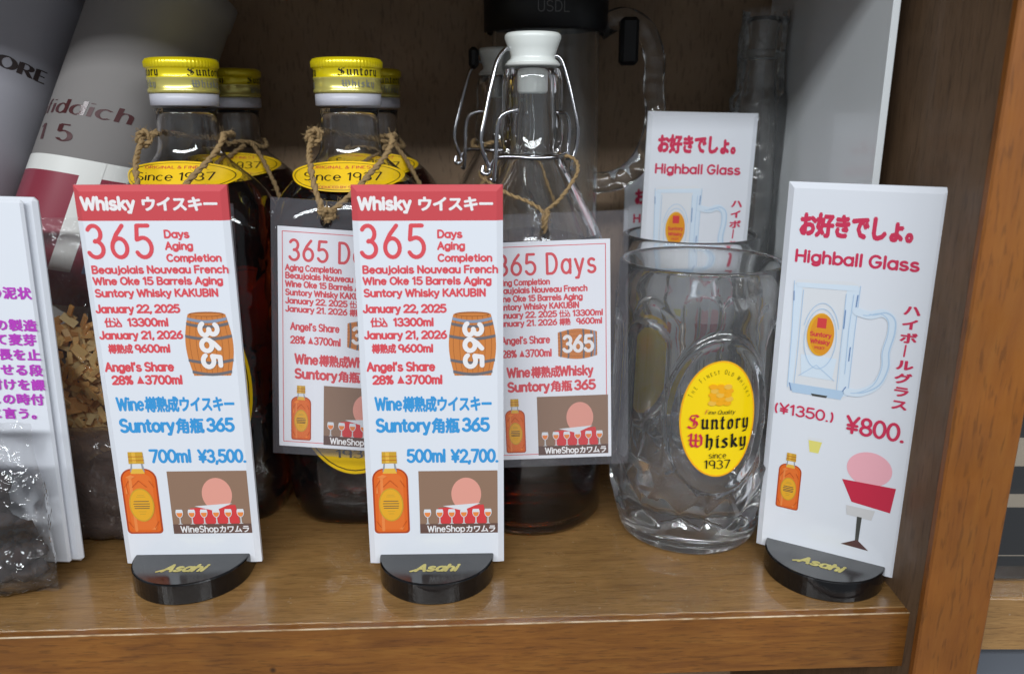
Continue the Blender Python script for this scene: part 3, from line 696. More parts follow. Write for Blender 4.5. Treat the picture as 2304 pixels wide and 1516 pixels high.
KB = [(0,30,24,3.2),(1.5,33,27,3.2),(6,35,29,3.4),(14,37,30.5,3.8),(26,38,31,4.2),(60,38,31,4.4),(148,38,31,4.4),(156,37.6,30.6,4),(163,36,29,3.4),
      (169,33,26.5,2.9),(174,29,24,2.5),(179,23.5,20.5,2.2),(184,18,17,2),(188,15.2,15,2),(193,14.2,14.2,2),(205,13.8,13.8,2),(208,14.4,14.4,2)]
def facet(x, z, lo=14, hi=150):
    """shallow cut lattice of the bottle's pressed glass"""
    if z < lo or z > hi: return 0
    e = min(1, (z-lo)/5, (hi-z)/5)
    u = x/19.0; v = z/30.0
    a = abs((u+v) % 1 - .5); b = abs((u-v) % 1 - .5)
    g = max(0, 1-a/.055) + max(0, 1-b/.055)
    return -0.9*min(1, g)*e
def make_bottle():
    t = empty('whisky_bottle', 'x', 'bottle')
    m = MB(); N_ = 132
    zs = [0,.7,1.5,3.5,6,9,12] + [14+2.4*i for i in range(57)] + [151,154,157,160,163,166,169,171.5,174,176.5,179,181.5,184,186,188,190.5,193,199,205,208]
    rows = []
    for z in zs:
        hx, hy, n = interp(KB, z); row = []
        for j in range(N_):
            x, y = sup(hx, hy, n, j, N_)
            d = facet(x if abs(x) < hx*.9 else y, z)
            k = 1 + d/max(abs(x), abs(y), 1); row.append((x*k, y*k, z))
        rows.append(row)
    zi = [206,200,190,186,182,178,174]
    inn = []
    for z in zi:
        hx, hy, n = interp(KB, z); k = 1.1 if z > 8 else 1.1 + (8-z)*.6
        inn.append([(*sup(hx-k, hy-k, n, j, N_), z) for j in range(N_)])
    m.grid(rows + inn, GLASS, True, True, True, False)
    m.build('bottle_glass', t, fix=False)
    m = MB(); rows = []
    for z in [3.0,3.5,5,8,12,40,100,150,157,160,163,166,169,171.5,174]:
        hx, hy, n = interp(KB, z); k = 1.1 if z > 8 else 1.1 + (8-z)*.6
        rows.append([(*sup(hx-k, hy-k, n, j, N_), z) for j in range(N_)])
    m.grid(rows, WHISKY, True, True, True, False)
    top = rows[-1]; m.add(top, [tuple(range(N_))], WTOP); m.build('whisky', t, fix=False)
    # cap
    m = MB()
    m.lathe([(14.6,209),(15.6,209.4),(15.6,214.4),(14.8,214.8)], PLAS, 64)
    rg = m.build('sealing_ring', t)
    m = MB()
    m.lathe([(15.9,214.9),(16.3,215.4),(16.2,216.4),(15.8,217),(15.8,220.6),(16.15,221.2),(16.15,221.8)], YEL2, 72, cap1=False)
    m.lathe([(16.15,221.8),(15.9,222.2),(15.9,225.6),(16.2,226)], YEL, 72, cap0=False, cap1=False)
    m.lathe([(16.2,226),(16.7,226.6),(16.75,229),(16,230.3),(14.6,230.7)], YEL, 180, cap0=False, mod=lambda a, z: .22*math.sin(60*a) if 226.3 < z < 230 else 0)
    cap = m.build('screw_cap', t)
    for a0 in (-.08, 2.01, -2.17):
        p = Print(lambda x, y, l, a0=a0: ((15.95+l)*math.sin(a0+x/16), -(15.95+l)*math.cos(a0+x/16), y), .05)
        p.text('Suntory', 0, 20, 222.3, 4.1, BLK, style='black'); p.text('Whisky', 1.5, 18, 217.2, 3.6, ink('grey_ink', 120, 122, 118), style='black')
        p.build('cap_lettering', cap)
    # oval neck label on the sloping shoulder, body label
    def shoulder(x, y, l):
        # y runs up the slope, 0 at its middle
        v = y/13.0
        z = 177.6 + 7.0*v; hx, hy, n = interp(KB, z); hx += .4+l; hy += .4+l
        c_ = max(-.98, min(.98, x/ (hx if hx > 29 else 29)))
        yy = -hy*(1-abs(x/max(hx, 28.5))**2.4)**(1/2.4) if abs(x) < max(hx, 28.5) else 0
        return (x, yy - 1.0 - l, z + (0 if abs(x) < 20 else 0))
    p = Print(shoulder, .5)
    p.disc(.6, 0, 26.6, 12.6, YLAB, 64, rings=8)
    p.l += .05; p.stroke(arc(.6,0,24.8,11,0,360), .16, BLK)
    p.text('ORIGINAL & FINEST', -14.5, 14.5, 6.2, 2.5, C['crimson'], style='serif', wt=.05)
    p.text('Since 1937', -18.5, 17.5, -3.6, 7.0, BLK, style='serif', wt=.05, slant=0)
    p.text('PRODUCED BY SUNTORY', -13.5, 13.5, -9.6, 2.1, C['crimson'], style='serif', wt=.05)
    p.build('neck_label', t)
    p = Print(lambda x, y, l: (x, -31.5-l, y), .4)
    p.disc(0, 78, 29.5, 46.5, YLAB, 64); p.l += .05; p.stroke(arc(0,78,27.8,44.6,0,360), .25, BLK)
    p.text('Suntory', -23, 23, 70, 12, BLK, style='black', mats={0: C['crimson']}); p.text('Whisky', -21, 21, 52, 12, BLK, style='black', mats={0: C['crimson']})
    p.disc(0, 98, 9, 9, C['label']); p.text('1937', -9, 9, 40, 5, BLK, style='serif')
    p.build('front_label', t)
    return t
B1 = make_bottle()
BOT = [(-78.5, 399, 0, 'whisky bottle with yellow cap directly behind the tag left of the 500ml sign'),
       (-157, 399, R(1.5), 'whisky bottle with yellow cap directly behind the 700ml sign'),
       (-163.5, 487, R(4), 'dim yellow-capped whisky bottle in the back row, behind the left front bottle'),
       (-81.5, 487, R(-2), 'dim yellow-capped whisky bottle in the back row, hidden behind the middle front bottle')]
for i, (x, y, a, lb) in enumerate(BOT):
    o = B1 if i == 0 else copy_tree(B1)
    o.location = (x*MM, y*MM, .0004); o.rotation_euler = (0, 0, a); tag(o, lb, 'bottle', 'square whisky bottles with yellow screw caps')
    for ch in bpy.data.objects:
        if ch.parent == o and ch.name.startswith('screw_cap'): ch.rotation_euler.z = (0, .55, .9, .3)[i]

# ------------------------------------------------------------------ swing-top bottles
STEEL = pm('steel_wire', rgb(178, 178, 182), 0.18, metal=1.0)
STOP = pm('white_plastic_stopper', rgb(226, 230, 226), 0.3, coat=.3)
def make_swing():
    t = empty('swing_top_bottle', 'x', 'bottle')
    m = MB()
    out = [(33,0),(36.2,.8),(38,4),(38,60),(38,126),(37.4,136),(35.4,146),(31,156),(25.5,166),(20.5,175),(16.5,182),(14.3,187),(14.6,190),(15.4,194),(15.2,200),(14.6,206),(14.5,212),(14.5,218),(14.2,222.5),(13,225.6),(10.5,226.6)]
    inn = [(9.4,225),(9.3,212),(10.2,200),(11,190),(13.5,181),(18,173),(23,164),(28.5,154),(31.6,148.5)]
    m.lathe(out + inn, GLASS, 96, cap1=False); m.build('bottle_glass', t, fix=False)
    m = MB(); m.lathe([(12,9),(32,5),(36.3,12),(36.3,60),(36.3,126),(35.7,136),(33.9,144.5),(31.6,148.5)], WHISKY, 96, cap1=False); m.lathe([(31.6,148.5),(1,148.5)], WTOP, 96, cap0=False); m.build('whisky', t, fix=False)
    m = MB(); m.lathe([(6.4,214.5),(7.2,215.5),(7.4,221),(9,223),(9.2,227.2),(12.2,227.9),(12.3,229),(10.6,230.4),(10.5,231.6),(11.8,235.4),(13.3,239.4),(13.2,240.8),(12.2,241.8)], STOP, 64)
    m.lathe([(12.2,226.9),(13.0,227.3),(13.0,228.2),(12.3,228.6)], pm('rubber_washer', rgb(206, 208, 204), .5), 48)
    m.build('stopper', t)
    def wire(nm, P, r=1.05, sub=7):
        q = MB(); q.tube(cat_path(P, sub), r, STEEL, 10); q.build(nm, t)
    # closing bail: runs over the stopper and down both sides
    wire('wire_bail', [(-9,-2,233.5),(-12.5,-4,234.5),(-16.5,-7,229.5),(-19,-10,220),(-22,-13,206),(-24,-15,196),(-23.5,-15,189),(-20.5,-14,181),(-21.5,-15.5,178.2),(-23.8,-15.5,179),(-23.5,-14.5,182)])
    wire('wire_bail', [(9,2,231.5),(13,2,231),(16.5,1,222),(20,-1,208),(21.8,-2,199),(21.2,-2,190),(18.8,-3,182),(19.5,-3,179)], .95)
    wire('wire_lever', [(-7,-14.5,207),(-11,-16,206.5),(-15,-16.5,204),(-16.8,-16.5,198),(-17.2,-16.5,188),(-18,-16,180),(-18.5,-15.5,175.5),(-20,-15,176)], 1.05)
    wire('wire_lever', [(11,-11,206),(15.5,-8,205.5),(17.5,-5,200),(17.3,-4,190),(17,-4,184)], .9)
    q = MB(); q.tube([(15.6*math.sin(a*math.pi/20), -15.6*math.cos(a*math.pi/20), 186.2) for a in range(40)], 1.05, STEEL, 10, closed=True)
    q.tube(cat_path([(-20,-14,180),(-17.5,-14.6,185.2),(-10,-16,186.2),(0,-17.2,185.6),(10,-15.6,186),(16,-9,187),(17.5,-4,185)], 6), .95, STEEL, 10)
    q.build('neck_ring_wire', t)
    return t
S1 = make_swing()
S1.location = (.0098, .397, .0004); tag(S1, 'clear swing-top bottle with white stopper and steel wire, front one', 'bottle', 'swing-top bottles with white stoppers')
S2 = copy_tree(S1); S2.location = (-.0062, .484, .0004); S2.rotation_euler = (0, 0, R(-14))
tag(S2, 'swing-top bottle in the back, half hidden behind the front swing-top bottle', 'bottle', 'swing-top bottles with white stoppers')

# ------------------------------------------------------------------ laminated hang tags on twine
TW = pm('jute_twine', rgb(150, 124, 86), 0.9, bump=.6, bscale=900)
def twine_mb(paths, r=1.15, fuzz=26, seed=1):
    m = MB(); rnd = random.Random(seed)
    for P in paths:
        Q = cat_path(P, 10); L = 0; pts = [[], []]; prev = None
        for i, p_ in enumerate(Q):
            a, b = Q[max(0, i-1)], Q[min(len(Q)-1, i+1)]; t = (b-a).normalized()
            if prev is None: u = t.orthogonal().normalized()
            else: u = (prev - t*prev.dot(t)).normalized()
            prev = u; v = t.cross(u)
            if i: L += (p_-Q[i-1]).length
            for s_ in (0, 1):
                an = L/2.1*math.pi*.55 + s_*math.pi
                pts[s_].append(p_ + (u*math.cos(an) + v*math.sin(an))*r*.5)
        for s_ in (0, 1): m.tube([q + Vector((rnd.gauss(0,.07), rnd.gauss(0,.07), rnd.gauss(0,.07))) for q in pts[s_]], [r*(.68+.16*math.sin(i*.9+s_*2)+rnd.uniform(-.1,.1)) for i in range(len(pts[s_]))], TW, 6)
        for k in range(fuzz):
            p_ = Vector(rnd.choice(Q)); d = Vector((rnd.gauss(0,1), rnd.gauss(0,1), rnd.gauss(0,1))).normalized()
            m.tube([p_, p_+d*1.9, p_+d*3.1+Vector((rnd.gauss(0,.5), 0, rnd.gauss(0,.5)))], .09, TW, 3)
    return m
TWd, THt = 56.0, 105.0
def tmap(x, y, l): return (x-TWd/2, -.35-l, y-THt)     # origin at the paper's top middle
def ty(px): return THt - px*THt/490.0
def tx(px): return px*TWd/274.0
def make_tag(hole_x):
    t = empty('hang_tag', 'x', 'tag')
    # film pouch with punched hole above the paper
    m = MB(); x0, x1, z0, z1 = -TWd/2-3.0, TWd/2+2.6, -THt-4, 12.5; hx, hz, hr = hole_x, 3.2, 2.7
    n = 32; sq = []
    for k in range(n):
        a = 2*math.pi*k/n; dx, dz = math.cos(a), math.sin(a)
        tt = min([(x1-hx)/dx if dx > 1e-6 else 1e9, (x0-hx)/dx if dx < -1e-6 else 1e9, (z1-hz)/dz if dz > 1e-6 else 1e9, (z0-hz)/dz if dz < -1e-6 else 1e9])
        sq.append((hx+dx*tt, hz+dz*tt))
    # corners
    ring = sorted(sq + [(x0,z0),(x1,z0),(x1,z1),(x0,z1)], key=lambda q: math.atan2(q[1]-hz, q[0]-hx))
    hol = [(hx+hr*math.cos(math.atan2(q[1]-hz, q[0]-hx)), hz+hr*math.sin(math.atan2(q[1]-hz, q[0]-hx))) for q in ring]
    for yy in (-.45, .25):
        m.grid([[(a, yy, b) for a, b in hol], [(a, yy, b) for a, b in ring]], POUCH, True, False)
    m.grid([[(a, -.45, b) for a, b in ring], [(a, .25, b) for a, b in ring]], POUCH, True, False)
    m.grid([[(a, -.45, b) for a, b in hol], [(a, .25, b) for a, b in hol]], POUCH, True, False)
    m.build('laminating_pouch', t, fix=False)
    m = MB(); m.box(-TWd/2, TWd/2, -.3, .1, -THt, 0, PAPER); pp = m.build('paper_card', t)
    p = Print(lambda x, y, l: (x-TWd/2, -.3-l*.4, y-THt), .03)
    fx0, fx1, fy0, fy1 = 2.1, TWd-2.1, ty(479), ty(10)
    for a, b in (((fx0,fy0),(fx1,fy0)),((fx0,fy1),(fx1,fy1)),((fx0,fy0),(fx0,fy1)),((fx1,fy0),(fx1,fy1))): p.stroke([a, b], .17, RED)
    for s_, a, b, y, cap in [('365 Days',26,241,72,48),('Aging Completion',17,139,93,15),('Beaujolais Nouveau French',17,222,110,15),('Wine Oke 15 Barrels Aging',17,211,128,15),
        ('Suntory Whisky KAKUBIN',17,203,146,15),('January 22. 2025',17,153,164,15),('仕込',159,182,164,16),('13300ml',190,256,164,15),('January 21. 2026',17,153,182,15),('樽熟',159,182,182,16),('9600ml',198,254,182,15),
        ("Angel's Share",28,136,222,19),('28% ▲3700ml',28,139,252,19),('Wine樽熟成Whisky',38,232,298,26),('Suntory角瓶 365',38,237,331,25)]:
        p.l = .08; p.text(s_, tx(a), tx(b), ty(y), cap*THt/490, RED, wt=.105 if cap < 40 else .06, gap=.17 if cap < 40 else .3)
    p.build('red_lettering', pp)
    f = lambda x, y, l: (x-TWd/2, -.34-l*.25, y-THt)
    q = pic_barrel(f, tx(152), ty(259), tx(246), ty(191), side=True); q.build('barrel_picture', pp)
    pic_bottle(f, tx(28), ty(474), tx(74), ty(346)).build('bottle_picture', pp)
    pic_shop(f, tx(103), ty(482), tx(267), ty(343), .16).build('wine_glass_picture', pp)
    return t
GT = 'laminated tags hanging on twine'
T1 = make_tag(-6.5)
T1.location = (-.0760, .3535, .1562); T1.rotation_euler = (R(0), R(4.0), R(0))
tag(T1, 'laminated 365 Days tag hanging on the bottle between the two whisky signs', 'tag', GT)
tw = twine_mb([[(-6.5,1.2,3.6),(-7.5,-1.4,8),(-12,4,16),(-16.5,12,26),(-19.5,22,32),(-20,30,38),(-17,38,40)],
               [(-6.5,1.2,3.6),(-3,-1.2,9),(3,5,15),(10,13,24),(15.5,22,32),(17.5,30,39),(15,38,41)],
               [(-17,37,40),(-19.5,46,41),(-15,58,40),(-2,63,39),(11,58,40),(16,46,41),(15,37,41)],
               [(-20.5,31,35),(-22,29,38),(-19,28,41.5),(-16.5,30,38),(-19.5,29,34.5)], [(-9.5,-1.5,7),(-6,-2.4,9),(-3,-1.6,6.5),(-6,-2.5,4)]], 1.3, 70)
# rear half of the loop round the neck
o = tw.build('twine', T1)
T2 = copy_tree(T1); tag(T2, 'laminated 365 Days tag hanging on the swing-top bottle, right of the 500ml sign', 'tag', GT)
T2.location = (.0158, .3545, .1512); T2.rotation_euler = (0, R(-2.2), R(0))
for c_ in [x for x in bpy.data.objects if x.parent == T2 and x.name.startswith('twine')]: bpy.data.objects.remove(c_)
for c_ in [x for x in bpy.data.objects if x.parent == T2]:
    if c_.name.startswith('laminating_pouch'):
        c_.location.x = .0055
twine_mb([[(-1,1.2,3.6),(-1.6,-.5,9),(-2,2,13),(-8,7,17),(-16,12,20),(-24,20,24),(-30,34,28),(-26,48,31)], [(-1,1.2,3.6),(-.4,-.6,9),(0,2,13),(6,8,17),(11,14,22),(16,22,29),(14.5,30,34),(8,32,36)],
          [(-2,-1,6),(-.5,-1.5,10),(1,-.5,13)]], .85, 24, 5).build('twine', T2)
T3 = copy_tree(T1); tag(T3, 'laminated tag hidden behind the 700ml sign, only its twine shows', 'tag', GT)
T3.location = (-.1535, .3535, .1562); T3.rotation_euler = (0, R(1.5), 0)
def loop(x, y, lb):
    t = empty('twine_loop', lb, 'twine', (x, y, 0), 0)
    pts = [(17*math.sin(a*math.pi/8), -17*math.cos(a*math.pi/8), 189 + 2*math.sin(a*1.3)) for a in range(17)]
    twine_mb([pts, [(10,-17,189),(2,-24,182),(-8,-30,172),(-14,-34,160)], [(13,-13,190),(20,-20,182),(28,-28,170),(33,-33,158)]], 1.2, 20, 9).build('twine', t)
loop(-163.5, 487, 'twine loop round the neck of the rear left whisky bottle')
loop(-81.5, 487, 'twine loop round the neck of the rear middle whisky bottle')
loop(-6.2, 484, 'twine loop on the rear swing-top bottle')

# ------------------------------------------------------------------ pressed glass mugs
MP = [(0,31),(1.5,33.6),(4,34.8),(9,36),(14,37.4),(20,39),(28,41),(36,42.6),(42,43),(50,42.2),(62,41.2),(90,40.6),(112,40),(118,39.2),(136,39),(138.4,38.8)]
def sstep(a, b, x):
    t = max(0, min(1, (x-a)/(b-a))); return t*t*(3-2*t)
def mug_relief(th, z):
    r = 41.0; d = 0
    def wrap(a): return (a+math.pi) % (2*math.pi) - math.pi
    for c0 in (R(3), R(212)):
        u = wrap(th-c0)*r; q = math.hypot(u/23.0, (z-75)/35.0)
        if q < 1.12: return 1.8*sstep(1.09, 1.02, q) - 1.2*sstep(.98, .93, q)
    for c0 in (R(-47), R(-88), R(53), R(92), R(130), R(163)):
        wd = 11.5
        u = abs(wrap(th-c0)*r); top = 104 + (wd**2 - min(u, wd)**2)**.5*.9; bot = 46
        e = min((wd-u), (top-z), (z-bot))
        if e > -1.2: d = min(d, -3.0*sstep(-.8, 1.0, e))
    # cut diamonds round the foot
    if 15 < z < 50:
        e = sstep(15, 22, z)*sstep(50, 42, z)
        u = th*r/20.4; v = (z-8)/30
        a = abs((u+v) % 1 - .5)*2; b = abs((u-v) % 1 - .5)*2
        d += -2.4*e*(1-min(a, b))**1.6*.9
    return d
def make_mug():
    t = empty('glass_mug', 'x', 'mug')
    m = MB(); N_ = 252
    zs = [0,.6,1.5,2.7,4] + [6+1.5*i for i in range(75)] + [119,121,126,131,135,137.4,138.4,139,139.3]
    rows = []
    for z in zs:
        r0 = interp(MP, z)[0] if z <= 138.4 else (38.4 if z < 139.2 else 37.9)
        rows.append([((r0+mug_relief(2*math.pi*j/N_, z))*math.sin(2*math.pi*j/N_), -(r0+mug_relief(2*math.pi*j/N_, z))*math.cos(2*math.pi*j/N_), z) for j in range(N_)])
    for r0, z in [(37.2,139.35),(36.4,139),(35.9,138),(35.8,130),(35.6,110),(35.4,80),(34.6,50),(33.6,34),(31.5,25),(27,20.5),(18,18.6),(6,18)]:
        rows.append([(r0*math.sin(2*math.pi*j/N_), -r0*math.cos(2*math.pi*j/N_), z) for j in range(N_)])
    m.grid(rows, MGLASS, True, True, True, True); m.build('mug_glass', t)
    # handle towards the rear right
    m = MB(); a = R(133); ux, uy = math.sin(a), -math.cos(a)
    P = [(38.6,112),(48,114),(58,113),(65,106),(67,94),(65.5,80),(66.5,66),(63.5,52),(54,43),(40.6,40)]
    m.tube(cat_path([(ux*r_, uy*r_, z) for r_, z in P], 6), 4.6, MGLASS, 16, rb=7.2); m.build('handle', t)
    def cyl(a0, r=41.4):
        def f(x, y, l):
            q = interp(MP, y)[0] + .78 + l
            return (q*math.sin(a0+x/r), -q*math.cos(a0+x/r), y)
        return f
    for a0, nm in ((R(3), 'front_label'), (R(212), 'back_label')):
        YM = pm('mug_label_yellow', rgb(248, 212, 0), .3, coat=.4) if nm == 'front_label' else translucent(pm('back_label_yellow', rgb(252, 222, 10), .3), (0.95, .7, .0, 1)); OR = ink('label_orange', 240, 168, 24)
        p = Print(cyl(a0, 41.75), .06)
        p.disc(0, 74, 17.6, 27.2, YM, 64, rings=8); p.l += .02; p.stroke(arc(0, 74, 17.2, 26.8, 0, 360), .35, OR)
        # curved heading
        txt = 'THE FINEST OLD WHISKY'; n = len(txt); p.l += .03
        for i, ch in enumerate(txt):
            if ch == ' ': continue
            an = R(150 - 120*i/(n-1)); ex, ey = 14.2*math.cos(an), 74+22.2*math.sin(an)
            rot = math.atan2(-12.2*math.cos(an)*1.6, 14.2*math.sin(an)) ; big = i in (0, 4, 11, 15)
            wd = G[ch][0]*1.35; c_, s_ = math.cos(rot), math.sin(rot); h_ = 2.2 if big else 1.75
            p.text(ch, ex - wd/2*c_, ex - wd/2*c_ + wd, ey - wd/2*s_ - 1, h_, BLK, style='serif', rot=rot, wt=.05)
        p.l += .02
        # crest: small shield-like pattern in orange
        for k in range(5):
            for j in range(3): p.disc((j-1)*3.3 + (.4 if k % 2 else -.4), 81.8+k*1.9, 1.9, 1.25, OR if (j+k) % 3 else C['gold_light'], 10, up=.004, rings=1)
        p.text('Fine Quality', -6.6, 6.6, 76.6, 2.1, BLK, style='serif', slant=.25, wt=.05, mats={0: C['crimson'], 4: C['crimson']})
        p.text('Suntory', -13.6, 13.8, 69.2, 7.4, BLK, style='black', mats={0: C['crimson']})
        p.text('Whisky', -13.2, 13.2, 60.4, 7.2, BLK, style='black', mats={0: C['crimson']})
        p.text('since', -3.8, 3.8, 55.8, 3.0, BLK, style='serif', wt=.05)
        p.text('1937', -5.6, 5.6, 50.8, 4.4, BLK, style='serif', wt=.06)
        p.build(nm, t)
    return t
M1 = make_mug()
M1.location = (.0905, .3752, .0003); tag(M1, 'pressed glass mug with yellow whisky label standing in front', 'mug', 'pressed glass highball mugs')
M2 = copy_tree(M1); M2.location = (.1035, .4605, .0003); M2.rotation_euler = (0, 0, R(70))
tag(M2, 'second pressed glass mug behind the front mug, holding a highball sign', 'mug', 'pressed glass highball mugs')

# ------------------------------------------------------------------ tall glass jugs at the back
def make_jug(ha):
    t = empty('glass_jug', 'x', 'jug')
    m = MB()
    m.lathe([(30,0),(33,1.5),(34,6),(34,150),(33,220),(33,286),(32.4,290),(31,291),(30.2,288),(30.2,220),(31,150),(31,14),(26,10),(8,10)], JGLASS, 64,
            mod=lambda a, z: .7*abs(math.sin(6*a)) if 10 < z < 270 else 0)
    m.build('jug_glass', t)
    m = MB(); ux, uy = math.sin(ha), -math.cos(ha)
    P = [(32.4,256),(46,262),(60,256),(67,240),(67,224),(69,208),(66,192),(58,178),(46,170),(32.8,168)]
    m.tube(cat_path([(ux*r_, uy*r_, z) for r_, z in P], 6), [5.2+.9*math.sin(i*1.1) for i in range(55)], JGLASS, 14, rb=6.5); m.build('handle', t)
    return t
J1 = make_jug(R(84)); J1.location = (.0195, .4915, .0004)
J1.scale = (.94, .94, .985)
tag(J1, 'tall glass jug with black collar behind the swing-top bottles', 'jug')
m = MB(); BKM = pm('black_collar_plastic', rgb(14, 14, 17), .5)
m.lathe([(35.6,254),(38,255),(38,284),(35.6,285),(34.8,284),(34.8,255),(35.2,254)], BKM, 64, cap0=False, cap1=False)
cb = m.build('black_collar', J1)
p = Print(lambda x, y, l: ((38.1+l)*math.sin(x/38), -(38.1+l)*math.cos(x/38), y), .05)
p.text('USDL', -6, 12, 262, 6, ink('dim_grey_ink', 96, 96, 96), wt=.05); p.build('collar_lettering', cb)
m = MB(); m.box(44.5, 55.5, -16, -4, 236, 262, BKM, 2); m.build('strap_buckle', J1)
m = MB(); m.box(-47, -41, -16, -8, 234, 246, BKM, 2); m.build('strap_buckle', J1)
t = empty('glass_carafe', 'slim clear glass carafe in crinkled plastic standing beside the white board', 'carafe', (145, 489, .4))
m = MB(); m.lathe([(10,0),(13,1),(14,5),(14,60),(13.6,150),(12.4,190),(10,215),(8.2,232),(7.8,246),(8.8,254),(10.2,258),(9.4,259),(8,255),(6.6,246),(7,232),(8.8,215),(11.2,190),(12.4,150),(12.8,60),(12.6,9),(6,7)], JGLASS, 48)
m.lathe([(8.9,236),(9.9,237.5),(9.9,240),(8.9,241.5)], JGLASS, 48); m.build('carafe_glass', t)
m = MB(); rows = []
for i in range(60):
    z = 1 + 262*i/59; row = []
    for j in range(72):
        a = 2*math.pi*j/72; q = Vector((math.cos(a)*1.3, math.sin(a)*1.3, z*.035))
        rr_ = 15.2 + 2.6*abs(noise.noise(q)) + 1.6*abs(noise.noise(q*2.7)) + (2.2*math.sin(z*.11)*noise.noise(q*.6)) - (3.2 if z > 215 else 0)
        row.append((rr_*math.sin(a), -rr_*math.cos(a), z))
    rows.append(row)
m.grid(rows, film('wrap_film', .06, .06, (0.8, .82, .84, 1), 0.02, .8), True, True); m.build('plastic_wrap', t, fix=False)

# ------------------------------------------------------------------ leaning whisky canisters
def lean(B, T):
    B, T = Vector(B), Vector(T); z = (T-B).normalized(); y = (Vector((0,1,0)) - z*z.y).normalized(); x = y.cross(z)
    M = Matrix((x, y, z)).transposed().to_4x4(); M.translation = B*MM; return M
CANW = pm('white_canister_card', rgb(138, 134, 132), .6)
def canister(M_, r, h, lb, prints, mat=None):
    t = empty('whisky_canister', lb, 'canister', group='white whisky canisters leaning at the back'); t.matrix_world = M_
    m = MB(); m.lathe([(r-.6,0),(r,.6),(r,h-12),(r+.6,h-11.6),(r+.6,h),(r-1,h+1)], mat or CANW, 96); b = m.build('canister_body', t)
    prints(t, r); return t
def pr1(t, r):
    f = lambda a0: (lambda x, y, l: ((r+l)*math.sin(a0+x/r), -(r+l)*math.cos(a0+x/r), y))
    LB = ink('canister_maroon', 132, 52, 66); LW = ink('canister_pale', 214, 214, 210); BRN = ink('canister_dark_red', 70, 34, 36)
    g = lambda a0: (lambda x, y, l: f(a0)(x*.98+(y-200)*-.17, y + x*.20, l))
    p = Print(g(R(-4)), .1)
    def band(s0, s1, mat, a0=-60, a1=60):
        p.l += .08; p.grid([[p.map(a0+(a1-a0)*k/60, s0+(s1-s0)*i/14, p.l) for k in range(61)] for i in range(15)], mat, closed=False)
    band(96, 181, LW); band(108, 173, LB)
    p.l += .12
    for a0, a1, dx, mat in ((-6, 4, 9, LW), (9, 13, 5, ink('canister_blue', 120, 140, 176)), (13, 19, 4, ink('canister_red', 176, 40, 52))):
        hi = 181 if mat is LW else 163
        p.l += .06; p.grid([[p.map(a0 + dx*k/24 + (a1-a0)*q/6, 125+(hi-125)*k/24, p.l) for q in range(7)] for k in range(25)], mat, closed=False)
    p.disc(22, 163, 4.5, 3, LW, 12); p.disc(23, 153, 4, 4, ink('canister_grey', 120, 104, 112), 12)
    p.l += .05; p.stroke([(-34,138),(-30,146),(-24,150),(-22,156)], .4, ink('canister_gold', 190, 160, 110))
    p.build('maroon_label', t)
    p = Print(g(R(-4)), .15)
    p.text('Glenfiddich', -64, 20, 201, 8.6, BRN, style='serif', slant=.15, wt=.095, gap=.22)
    p.text('15', -28, -6, 187, 10.5, BRN, style='serif', wt=.12, gap=.9); p.build('dark_red_lettering', t)
def pr2(t, r):
    p = Print(lambda x, y, l: ((r+l)*math.sin(x/r), -(r+l)*math.cos(x/r), y), .1)
    p.text('DALMORE', -14, 45, 238, 8.0, ink('canister_brown', 50, 40, 40), style='serif', wt=.13, gap=.2); p.build('dark_lettering', t)
canister(lean((-284, 401, 14), (-184, 456, 264)), 34, 285, 'white canister with maroon label leaning to the right behind the left bottle', pr1)
canister(lean((-368, 408, 14), (-268, 462, 264)), 38, 290, 'plain white canister with dark lettering at the far left behind the purple sign', pr2, pm('pale_canister_card', rgb(168, 168, 176), .5))

# ------------------------------------------------------------------ bags
def pillow(x0, x1, z0, z1, yf, yb, mat, seed, amp=2.0, nx=26, nz=34, flat=0.25, top_thin=True):
    m = MB(); rows = []
    for side in (0, 1):
        rows = []
        for i in range(nz+1):
            v = i/nz; row = []
            for j in range(nx+1):
                u = j/nx; e = (max(0, 1-(2*u-1)**4))**.5
                ev = (max(0, 1-(2*v-1)**8))**.5
                if top_thin: ev *= 1 - .85*sstep(.62, .82, v)
                x = x0+(x1-x0)*u; z = z0+(z1-z0)*v; mid = (yf+yb)/2; half = (yb-yf)/2*e*ev
                nn = noise.noise(Vector((x*.06, z*.06, seed+side*9)))*amp + abs(noise.noise(Vector((x*.17, z*.1, seed+3))))*amp*.9
                row.append((x + noise.noise(Vector((z*.05, 3, seed)))*2.2, mid + (-half if side == 0 else half) + nn*(.25+e), z))
            rows.append(row)
        m.grid(rows, mat, closed=False, smooth=True)
    return m
CH = [pm('chip_%d' % i, rgb(*c_), .8, bump=.3, bscale=300) for i, c_ in enumerate([(250,212,144),(246,196,124),(253,226,166),(248,206,138),(234,174,104),(252,216,160)])]
t = empty('bag_of_wood_chips', 'clear plastic bag of pale wood chips left of the 700ml sign', 'bag')
pillow(-262, -168, 1, 158, 367, 397, BAGF, 2.0, 1.2).build('bag_film', t, fix=False)
rnd = random.Random(3); metas = []
for k in range(24):
    m = MB(); a, b, c_ = rnd.uniform(2.3, 4.2), .5, rnd.uniform(1.1, 1.9)
    sk = rnd.uniform(-.5, .5)
    vs = [(-a,-b,-c_),(a+sk,-b,-c_*rnd.uniform(.7,1)),(a,b,-c_),(-a,b,-c_),(-a-sk,-b,c_),(a,-b,c_),(a+sk,b,c_),(-a,b,c_)]
    m.add(vs, [(0,3,2,1),(4,5,6,7),(0,1,5,4),(1,2,6,5),(2,3,7,6),(3,0,4,7)], CH[k % 6])
    o = m.build('wood_chip', t); metas.append(o)
